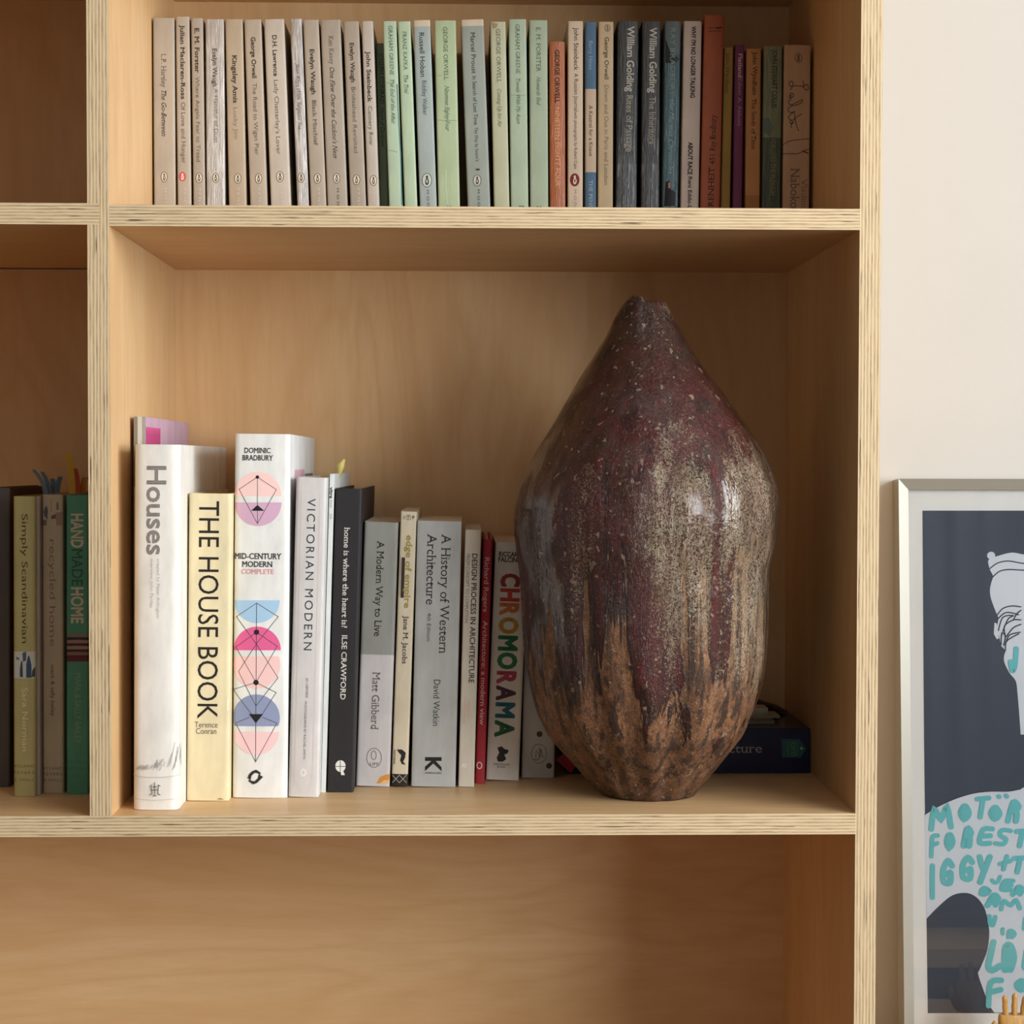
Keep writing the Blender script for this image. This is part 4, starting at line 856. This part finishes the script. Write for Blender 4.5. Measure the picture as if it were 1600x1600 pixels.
# bare clay low on the body between the drips
clay_z = t.ramp(T_, bw((.0, .86), (.12, .84), (.25, .66), (.38, .48), (.50, .30), (.62, 0)))
clay_z = t.math('ADD', clay_z, t.math('MULTIPLY', X, .9))
s3 = t.noise(t.coord((44, 44, 2.7), loc=(7, 3, 5)), 1.0, 4, .62, .25)
s3 = t.math('ADD', s3, t.math('MULTIPLY', t.math('SUBTRACT', .5, drip), .22))
cf = t.math('ADD', s3, t.math('MULTIPLY', t.math('SUBTRACT', clay_z, .5), .40))
below = t.ramp(T_, bw((.50, 1), (.60, 0)))
clay = t.math('MULTIPLY', t.ramp(cf, bw((.525, 0), (.548, 1))), below)
rim = t.math('MULTIPLY', t.ramp(cf, bw((.475, 0), (.512, .8), (.53, .8), (.55, 0))), below)
clayc = t.ramp(t.noise(t.coord((110, 110, 70)), 1.0, 4, .7), [(.28, lin((88, 60, 42))), (.5, lin((128, 88, 60))), (.72, lin((156, 112, 78)))])
clayc = t.mix(t.ramp(pit, bw((.60, 0), (.70, .8))), clayc, lin((56, 40, 30)))
clayc = t.mix(t.ramp(drip, bw((.50, 0), (.60, .85))), clayc, lin((58, 44, 38)))
clayc = t.mix(t.ramp(T_, bw((.0, .55), (.16, .0))), clayc, lin((72, 56, 46)))
col = t.mix(clay, col, clayc)
col = t.mix(rim, col, lin((44, 33, 30)))
# oatmeal crackle: fine worm-like flecks gathered in vertical bands, thickest on the window side
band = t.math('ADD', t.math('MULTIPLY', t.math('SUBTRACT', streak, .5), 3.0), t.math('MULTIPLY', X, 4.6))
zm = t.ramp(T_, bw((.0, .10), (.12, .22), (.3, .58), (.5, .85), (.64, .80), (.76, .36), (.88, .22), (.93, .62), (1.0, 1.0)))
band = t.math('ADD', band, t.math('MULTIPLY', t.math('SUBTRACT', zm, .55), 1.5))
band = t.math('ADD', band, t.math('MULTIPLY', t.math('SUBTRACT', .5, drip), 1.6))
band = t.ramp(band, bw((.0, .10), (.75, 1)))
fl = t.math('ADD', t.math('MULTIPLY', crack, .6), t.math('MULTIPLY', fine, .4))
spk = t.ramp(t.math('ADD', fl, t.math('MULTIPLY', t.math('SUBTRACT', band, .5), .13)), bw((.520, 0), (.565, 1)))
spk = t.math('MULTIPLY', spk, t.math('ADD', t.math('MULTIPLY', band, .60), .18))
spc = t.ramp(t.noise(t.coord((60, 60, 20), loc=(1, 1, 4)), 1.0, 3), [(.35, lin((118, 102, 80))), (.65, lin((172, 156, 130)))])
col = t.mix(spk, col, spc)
dots = t.ramp(t.noise(t.coord((190, 190, 170), loc=(3, 3, 8)), 1.0, 1), bw((.68, 0), (.72, .7)))
col = t.mix(dots, col, lin((156, 132, 110)))
vein = t.ramp(t.math('ABSOLUTE', t.math('SUBTRACT', t.noise(t.coord((210, 210, 150), loc=(8, 2, 6)), 1.0, 4, .7, 1.6), .5)), bw((.0, .75), (.045, 0)))
col = t.mix(vein, col, lin((36, 26, 23)))
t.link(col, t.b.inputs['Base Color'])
rgh = t.mix(clay, (.15, .15, .15, 1), (.55, .55, .55, 1)); t.link(rgh, t.b.inputs['Roughness'])
hgt = t.math('ADD', t.math('MULTIPLY', fl, 1.1), t.math('ADD', t.math('MULTIPLY', streak2, .9), t.math('MULTIPLY', t.math('SUBTRACT', 1.0, clay), .45)))
hgt = t.math('ADD', hgt, t.math('MULTIPLY', drip, .9))
t.bump(hgt, .55, .0036)
cw = t.math('MULTIPLY', t.math('SUBTRACT', 1.0, t.math('MULTIPLY', clay, .8)), t.ramp(t.noise(t.coord((46, 46, 20), loc=(6, 6, 6)), 1.0, 3), bw((.42, .05), (.56, .85))))
t.link(cw, t.b.inputs['Coat Weight']); t.b.inputs['Coat Roughness'].default_value = .09
cb = t.new('ShaderNodeBump'); cb.inputs['Strength'].default_value = .28; cb.inputs['Distance'].default_value = .003
t.link(t.math('ADD', streak2, t.math('MULTIPLY', pit, .6)), cb.inputs['Height']); t.link(cb.outputs[0], t.b.inputs['Coat Normal'])
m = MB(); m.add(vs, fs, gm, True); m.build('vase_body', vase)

# ------------------------------------------------------------------ framed print leaning on the wall
LEAN = math.radians(4.4); TH = .024
pt = at(1404, 748, WY - TH - .001)
nrm = Vector((0, -math.cos(LEAN), math.sin(LEAN)))       # face normal
def on_print(px, py, off=0.0):
    d = ray(px, py); s_ = (pt + nrm * off - CAM).dot(nrm) / d.dot(nrm); return CAM + d * s_
pb_ = on_print(1411, 1637)
fo = Vector((pt.x, pb_.y, pb_.z))
pic = empty('framed_print', fo, (-LEAN, 0, 0)); tag(pic, 'silver-grey framed screen print leaning on the wall, hand-drawn turquoise lettering', 'framed print')
Mi = Matrix.LocRotScale(fo, pic.rotation_euler, None).inverted()
def pl(px, py): q = Mi @ on_print(px, py); return q.x, q.z
FH = (Mi @ pt).z; FWD = .405; fw = .0105
silver, ts = newmat('brushed_silver_paint', .38, .5); ts.b.inputs['Base Color'].default_value = lin((150, 147, 137)); ts.b.inputs['Metallic'].default_value = .35
ts.bump(ts.noise(ts.coord((500, 500, 30)), 1, 2), .05, .0004)
f = MB()
def bar(o0, o1, i0, i1):
    """one mitred length: outer edge o0-o1, inner edge i0-i1, bevelled towards the picture"""
    v = [(o0[0], 0, o0[1]), (o1[0], 0, o1[1]), (i1[0], 0.004, i1[1]), (i0[0], 0.004, i0[1]), (o0[0], TH, o0[1]), (o1[0], TH, o1[1]), (i1[0], TH, i1[1]), (i0[0], TH, i0[1])]
    f.add(v, [(0, 1, 2, 3), (7, 6, 5, 4), (0, 4, 5, 1), (3, 2, 6, 7)], silver)
O = [(0, 0), (FWD, 0), (FWD, FH), (0, FH)]; I = [(fw, fw), (FWD - fw, fw), (FWD - fw, FH - fw), (fw, FH - fw)]
for k in range(4): bar(O[k], O[(k + 1) % 4], I[k], I[(k + 1) % 4])
f.build('frame', pic)
m = MB(); m.box((fw * .6, .0105, fw * .6), (FWD - fw * .6, .013, FH - fw * .6), paper((240, 238, 232), .6, .008)); m.build('mount', pic)
m = MB(); m.box((fw * .6, .0135, fw * .6), (FWD - fw * .6, TH - .002, FH - fw * .6), paper((150, 120, 86))); m.build('backing_board', pic)
pr = MB(); PLY = [.0104]
def padd(pts, col, px=True):
    q = [pl(x, y) for x, y in pts] if px else pts; PLY[0] -= .00002
    vs, fs = fill(q); out = []
    for g in fs:
        a = sum(vs[g[i]][0] * vs[g[(i + 1) % len(g)]][1] - vs[g[(i + 1) % len(g)]][0] * vs[g[i]][1] for i in range(len(g))); out.append(tuple(g) if a > 0 else tuple(reversed(g)))
    pr.add([(x, PLY[0], z) for x, z in vs], out, ink(col, .6))
def pstroke(pts, wd, col, closed=False, lay=None):
    if lay is None: PLY[0] -= .000016
    y = PLY[0] if lay is None else .0098 - .0002 * lay
    for p in ribbon(pts, wd, closed):
        q = [pl(a, c_) for a, c_ in p]; s_ = sum(q[i][0] * q[(i + 1) % len(q)][1] - q[(i + 1) % len(q)][0] * q[i][1] for i in range(len(q)))
        if s_ < 0: q = q[::-1]
        y -= 4e-6; pr.add([(a, y, c_) for a, c_ in q], [tuple(range(len(q)))], ink(col, .6))
SL, PW, TQ = (66, 73, 86), (222, 226, 232), (112, 196, 198)
xr = 1446 + (FWD - .04) * 1600
RX = 1980   # picture column of the print's far edge
padd([(1445.5, 797), (1700, 797), (RX, 797), (RX, 1587), (1700, 1587), (1454, 1587), (1448, 1160)], SL)
def z5b(p): return [(1360 + .275 * x, 720 + .275 * y) for x, y in p]
def z6b(p): return [(1360 + .275 * x, 1160 + .275 * y) for x, y in p]
AX = 1614   # axis of the figure
head = z5b([(690, 560), (750, 537), (820, 520), (873, 528)]) + [(AX, 868)]
prof_ = z5b([(873, 1560), (865, 1450), (855, 1330), (845, 1255), (810, 1210), (780, 1150), (778, 1110), (785, 1080), (760, 1050), (750, 1000), (735, 960), (745, 900), (735, 870), (712, 810), (700, 770), (697, 730), (705, 690), (715, 655), (700, 625), (692, 600)])
fig = smooth_line(prof_ + head, 3); fig = fig + [(2 * AX - x, y) for x, y in reversed(fig)]
padd(fig, PW); padd(disc(1553.5, 867.6, 6.4, 6, 16), PW); padd(disc(2 * AX - 1553.5, 867.6, 6.4, 6, 16), PW)
top_ = smooth_line(z6b([(325, 415), (400, 370), (500, 325), (600, 295), (700, 283), (800, 283), (873, 270)]), 4) + [(AX, 1228)]
arch = smooth_line(z6b([(335, 1012), (400, 945), (480, 880), (560, 865), (620, 890), (665, 950), (685, 1030), (693, 1100), (680, 1200), (640, 1300), (630, 1330), (660, 1420), (690, 1500), (722, 1549)]), 4)
left = top_ + [(AX, 1586.5)] + list(reversed(arch))
padd(left, PW); padd([(2 * AX - x, y) for x, y in left], PW)
LN = (52, 58, 68)
for p in ([(695, 612), (740, 580), (800, 568), (873, 580), (925, 585)], [(712, 660), (750, 628), (800, 617), (873, 620), (925, 622)], [(735, 880), (770, 840), (820, 825), (873, 830)], [(740, 900), (790, 862), (860, 875)], [(745, 965), (770, 890), (830, 880), (800, 900), (770, 970)],
          [(785, 1000), (780, 940), (830, 905), (873, 905)], [(790, 1000), (830, 950), (873, 930)], [(790, 1030), (810, 990), (870, 975)], [(785, 1080), (790, 1030), (830, 1000), (860, 985)], [(760, 1045), (765, 980), (785, 1000), (775, 1050)], [(830, 905), (850, 870), (873, 850)]):
    q = smooth_line(z5b(p), 4); pstroke(q, 1.9, LN); pstroke([(2 * AX - x, y) for x, y in q], 1.9, LN)
padd(z5b([(722, 920), (735, 925), (740, 965), (748, 1010), (735, 1015), (718, 985)]), PW)
q = smooth_line(z6b([(325, 415), (400, 370), (500, 325), (600, 295), (700, 283), (800, 283), (873, 270)]), 4); pstroke(q, 1.6, LN)
# hand-drawn letters as fat rounded strokes, each in its own box
GL = {'M': [[(0, 1), (.15, .1), (.5, .55), (.8, 0), (1, .9)]], 'O': [[(.5, .15), (.2, .5), (.45, .85), (.8, .55), (.55, .2)], [(.35, .4), (.6, .6)], [(.5, .35), (.5, .65)]], 'T': [[(0, .1), (1, .05)], [(.5, .1), (.25, 1)]],
      'R': [[(.1, 1), (.5, .1), (.9, .3), (.6, .55)], [(.5, .15), (.65, .45)], [(.35, .5), (.75, .6), (.7, 1)]], 'F': [[(.95, .05), (.25, .15), (.1, 1)], [(.2, .5), (.9, .4)]], 'E': [[(1, .05), (.3, .1), (.05, .9), (.8, .95)], [(.2, .5), (.85, .48)]],
      'S': [[(1, .1), (.45, .05), (.3, .35), (.7, .6), (.5, .9), (0, .85)]], 'I': [[(.5, 0), (.4, .5), (.5, 1)]], 'G': [[(.95, .25), (.55, .05), (.1, .4), (.15, .9), (.75, .95), (.8, .55), (.45, .6)]], 'Y': [[(.05, .05), (.3, .45), (.55, .5)], [(.95, .05), (.45, .6), (.1, 1)]],
      '+': [[(0, .6), (1, .35)], [(.65, 0), (.35, 1)]], 'J': [[(1, 0), (.75, .8), (.3, 1), (0, .6)]], 'A': [[(0, 1), (.55, .05), (.95, .35), (.7, .95)], [(.3, .7), (.8, .6)], [(.5, .3), (.6, .5)]], 'D': [[(.1, .9), (.4, .1), (.95, .5), (.5, .9), (.1, .85)], [(.4, .4), (.55, .65)]],
      'L': [[(.5, 0), (.25, .5), (.1, .85), (.4, 1), (1, .85)]], 'N': [[(0, 1), (.1, .1), (.6, .0), (1, .5), (.6, 1)], [(.3, .2), (.7, .4)]], 'H': [[(.1, 0), (0, 1)], [(.9, 0), (.8, 1)], [(.05, .5), (.9, .5)]], 'U': [[(0, 0), (.1, .8), (.6, 1), (1, .1)]], "K": [[(.1, 0), (0, 1)], [(.9, 0), (.1, .5), (.9, 1)]], '"': [[(0, .5), (.1, .6)], [(.9, .4), (1, .5)]]}
def letter(ch, box, wd=9):
    x0, y0, x1, y1 = box; x0, x1, y0, y1 = x0 + wd / 2, x1 - wd / 2, y0 + wd / 2, y1 - wd / 2
    for k_, st in enumerate(GL[ch]): pstroke(smooth_line([(x0 + a * (x1 - x0), y0 + c_ * (y1 - y0)) for a, c_ in st], 4), wd, TQ, lay=k_)
def zb(b4): return (1360 + .275 * b4[0], 1160 + .275 * b4[1], 1360 + .275 * b4[2], 1160 + .275 * b4[3])
for ch, b4, wd in (('M', (345, 360, 490, 515), 9), ('O', (505, 340, 602, 470), 14), ('T', (610, 302, 705, 445), 8), ('O', (678, 350, 777, 467), 14), ('"', (733, 280, 806, 345), 7), ('R', (775, 320, 885, 470), 9), ('H', (900, 300, 1000, 450), 9), ('E', (1020, 300, 1110, 450), 9), ('A', (1130, 310, 1230, 450), 9), ('D', (1250, 330, 1340, 460), 9),
                   ('F', (345, 518, 412, 668), 7), ('O', (428, 505, 506, 632), 13), ('R', (525, 473, 610, 612), 10), ('E', (620, 480, 725, 600), 8), ('S', (715, 488, 828, 608), 7), ('T', (835, 490, 930, 610), 8), ('S', (940, 480, 1040, 600), 8),
                   ('I', (350, 695, 386, 905), 8), ('G', (408, 658, 500, 830), 9), ('G', (518, 640, 615, 805), 9), ('Y', (618, 635, 716, 820), 9), ('+', (740, 643, 828, 742), 7), ('T', (820, 645, 920, 760), 8), ('H', (930, 650, 1020, 780), 8), ('E', (1040, 650, 1120, 780), 8),
                   ('J', (698, 760, 766, 817), 6), ('E', (748, 780, 842, 862), 7), ('A', (812, 815, 900, 888), 8), ('N', (910, 800, 1000, 890), 8), ('D', (628, 822, 706, 888), 11), ('A', (666, 860, 764, 952), 9), ('M', (748, 895, 880, 970), 7), ('U', (680, 985, 740, 1060), 7), ('N', (790, 1070, 850, 1130), 6), ('K', (880, 1000, 960, 1080), 7), ('I', (750, 1060, 790, 1110), 6),
                   ('L', (663, 1128, 770, 1325), 10), ('N', (762, 1148, 852, 1322), 13), ('D', (870, 1150, 980, 1320), 12), ('F', (663, 1340, 782, 1525), 9), ('O', (825, 1345, 930, 1440), 15)):
    letter(ch, zb(b4), wd)
for ch, b4 in (('J', (800, 1055, 862, 1208)),):
    letter(ch, (1360 + .275 * b4[0], 720 + .275 * b4[1], 1360 + .275 * b4[2], 720 + .275 * b4[3]), 8)
pr.build('print', pic)
gl, tg = newmat('picture_glass', .02, .5)
for n_ in list(tg.n):
    if n_.type != 'OUTPUT_MATERIAL': tg.n.remove(n_)
tr = tg.new('ShaderNodeBsdfTransparent'); gs = tg.new('ShaderNodeBsdfGlossy'); gs.inputs['Roughness'].default_value = .01
fz = tg.new('ShaderNodeFresnel'); fz.inputs['IOR'].default_value = 1.5; mx = tg.new('ShaderNodeMixShader')
tg.link(fz.outputs[0], mx.inputs[0]); tg.link(tr.outputs[0], mx.inputs[1]); tg.link(gs.outputs[0], mx.inputs[2])
tg.link(mx.outputs[0], [n_ for n_ in tg.n if n_.type == 'OUTPUT_MATERIAL'][0].inputs[0])
m = MB(); m.box((fw * .7, .0055, fw * .7), (FWD - fw * .7, .0075, FH - fw * .7), gl); m.build('glass', pic)

# ------------------------------------------------------------------ sideboard under the print (below the picture's edge) and the small hand on it
SZ = fo.z - .0021
sb = empty('sideboard', (1.16, WY - .19, FLOOR)); tag(sb, 'plain wooden sideboard carrying the framed print, below the picture edge', 'sideboard')
m = MB(); m.box((-.50, -.19, SZ - FLOOR - .022), (.50, .188, SZ - FLOOR), wood('x')); m.build('top', sb)
m = MB(); m.box((-.49, -.175, .08), (.49, .187, SZ - FLOOR - .022), wood('x')); m.build('body', sb)
for k in range(2):
    m = MB(); m.box((-.485 + k * .487, -.188, .09), (-.002 + k * .487, -.1755, SZ - FLOOR - .03), wood('x')); dr = m.build('door', sb)
    m = MB(); m.tube([(-.05 + k * .10, -.2, .40), (-.05 + k * .10, -.189, .40)], .008, ink((90, 80, 70))); m.build('knob', dr)
for sx in (-1, 1):
    for sy in (-1, 1):
        m = MB(); m.tube([(sx * .45, sy * .14, .0005), (sx * .45, sy * .14, .08)], [.012, .018], wood('z')); m.build('leg', sb)
HY = .205
hd = empty('wooden_hand', (0, 0, 0)); tag(hd, 'small golden-brown wooden hand standing upright before the framed print', 'ornament')
tipm = at(1586, 1551, HY); hx = at(1590, 1560, HY).x; hd.location = (hx, HY, SZ + .0002)
hh_ = tipm.z - SZ
hm, th_ = newmat('waxed_wood', .42, .4)
th_.link(th_.ramp(th_.noise(th_.coord((220, 220, 30)), 1, 3), [(.3, lin((150, 112, 58))), (.7, lin((190, 152, 92)))]), th_.b.inputs['Base Color'])
pxs = lambda px: at(px, 1560, HY).x - hx
zpx = lambda py: at(1586, py, HY).z - SZ
zk = zpx(1590)
pal = MB(); n1, n2 = 10, 18; vs = []; fs = []
pz0 = zk * .28
for i in range(n1 + 1):
    u = i / n1; z = pz0 + (zk + .003 - pz0) * u; wv = (.0125 + .0062 * math.sin(min(1, u * 1.15) * math.pi / 2)); tk = .0052 + .0012 * math.sin(u * math.pi)
    if u > .9: wv *= .96; tk *= .8
    cx = (pxs(1571) + pxs(1610)) / 2 * u + (1 - u) * .001
    for j in range(n2):
        t_ = 2 * math.pi * j / n2; vs.append((cx + wv * math.copysign(abs(math.cos(t_)) ** .7, math.cos(t_)), tk * math.copysign(abs(math.sin(t_)) ** .8, math.sin(t_)), z))
for i in range(n1):
    for j in range(n2): fs.append((i * n2 + j, i * n2 + (j + 1) % n2, (i + 1) * n2 + (j + 1) % n2, (i + 1) * n2 + j))
fs += [tuple(reversed(range(n2))), tuple(n1 * n2 + j for j in range(n2))]
pal.add(vs, fs, hm, True); pal.build('palm', hd, .9)
for nm, pxc, ytip, lean in (('finger', 1571.5, 1554.5, -.0004), ('finger', 1585, 1551, 0), ('finger', 1598, 1555, .0006), ('finger', 1610, 1563, .0016)):
    m = MB(); x = pxs(pxc); zt_ = zpx(ytip); pts = []; rd = []
    for k in range(13):
        u = k / 12; z = zk - .004 + (zt_ - zk + .004) * u; r = .0031 - .0005 * u
        if abs(u - .38) < .05 or abs(u - .68) < .05: r *= .90
        if u > .9: r *= math.sqrt(max(.06, 1 - ((u - .9) / .1) ** 2))
        pts.append((x + lean * u * u * 4, -.0018 * u * u, z)); rd.append(r)
    m.tube(pts, rd, hm, 14); m.build('finger', hd)
m = MB(); pts = []; rd = []
for k in range(11):
    u = k / 10; a = Vector((pxs(1566), -.001, zk * .52)); e = Vector((pxs(1552), -.004, zpx(1593))); c_ = Vector((pxs(1553), -.003, zk * .62))
    p_ = a * (1 - u) ** 2 + c_ * 2 * u * (1 - u) + e * u * u; pts.append(p_); rd.append((.0045 - .0016 * u) * (math.sqrt(max(.08, 1 - ((u - .85) / .15) ** 2)) if u > .85 else 1))
m.tube(pts, rd, hm, 14); m.build('thumb', hd)
m = MB(); m.tube([(.001, 0, .004), (.001, 0, pz0 * .5), (.001, 0, pz0 + .004)], [.009, .0075, .0095], hm, 18); m.build('wrist', hd)
m = MB(); m.tube([(.001, 0, 0), (.001, 0, .003), (.001, 0, .005)], [.020, .020, .014], hm, 24); m.build('base', hd)

bn = empty('added_bench', (1.55, FY + .32, FLOOR)); tag(bn, 'pale wooden seat added out of view for its reflection in the picture glass', 'added_bench')  # added behind the camera, only to give the picture glass pale wood to reflect
m = MB(); m.box((-.46, -.28, .50), (.46, .28, .55), wood('x')); m.build('seat', bn)
m = MB(); m.box((-.44, -.26, .06), (.44, .25, .50), paper((60, 52, 46))); m.build('body', bn)
for sx in (-1, 1):
    for sy in (-1, 1):
        m = MB(); m.tube([(sx * .40, sy * .2, .0005), (sx * .40, sy * .2, .06)], .02, ink((50, 44, 40))); m.build('leg', bn)

cu = empty('added_curtain', (1.40, FY + .08, -.52)); tag(cu, 'dark slate drape added out of view to darken the reflection in the picture glass', 'added_curtain')  # added on the unseen front wall so the picture glass reflects something dark
m = MB(); n = 72; vs = []; fs = []
for k in range(n + 1):
    x = -.62 + 1.24 * k / n; y = .022 * math.sin(k * 1.05) + .008 * math.sin(k * 2.3)
    vs += [(x, y, 0), (x, y * .7, 1.86)]
for k in range(n): fs.append((2 * k, 2 * k + 2, 2 * k + 3, 2 * k + 1))
o0 = len(vs); vs += [(x, y - .004, z) for x, y, z in vs]; fs += [tuple(o0 + i for i in reversed(f)) for f in fs]
m.add(vs, fs, paper((62, 64, 72), .8, .1), True); m.build('cloth', cu)
m = MB(); m.tube([(-.64, 0, 1.87), (.63, 0, 1.87)], .012, ink((70, 62, 54)), 12); m.build('rail', cu)
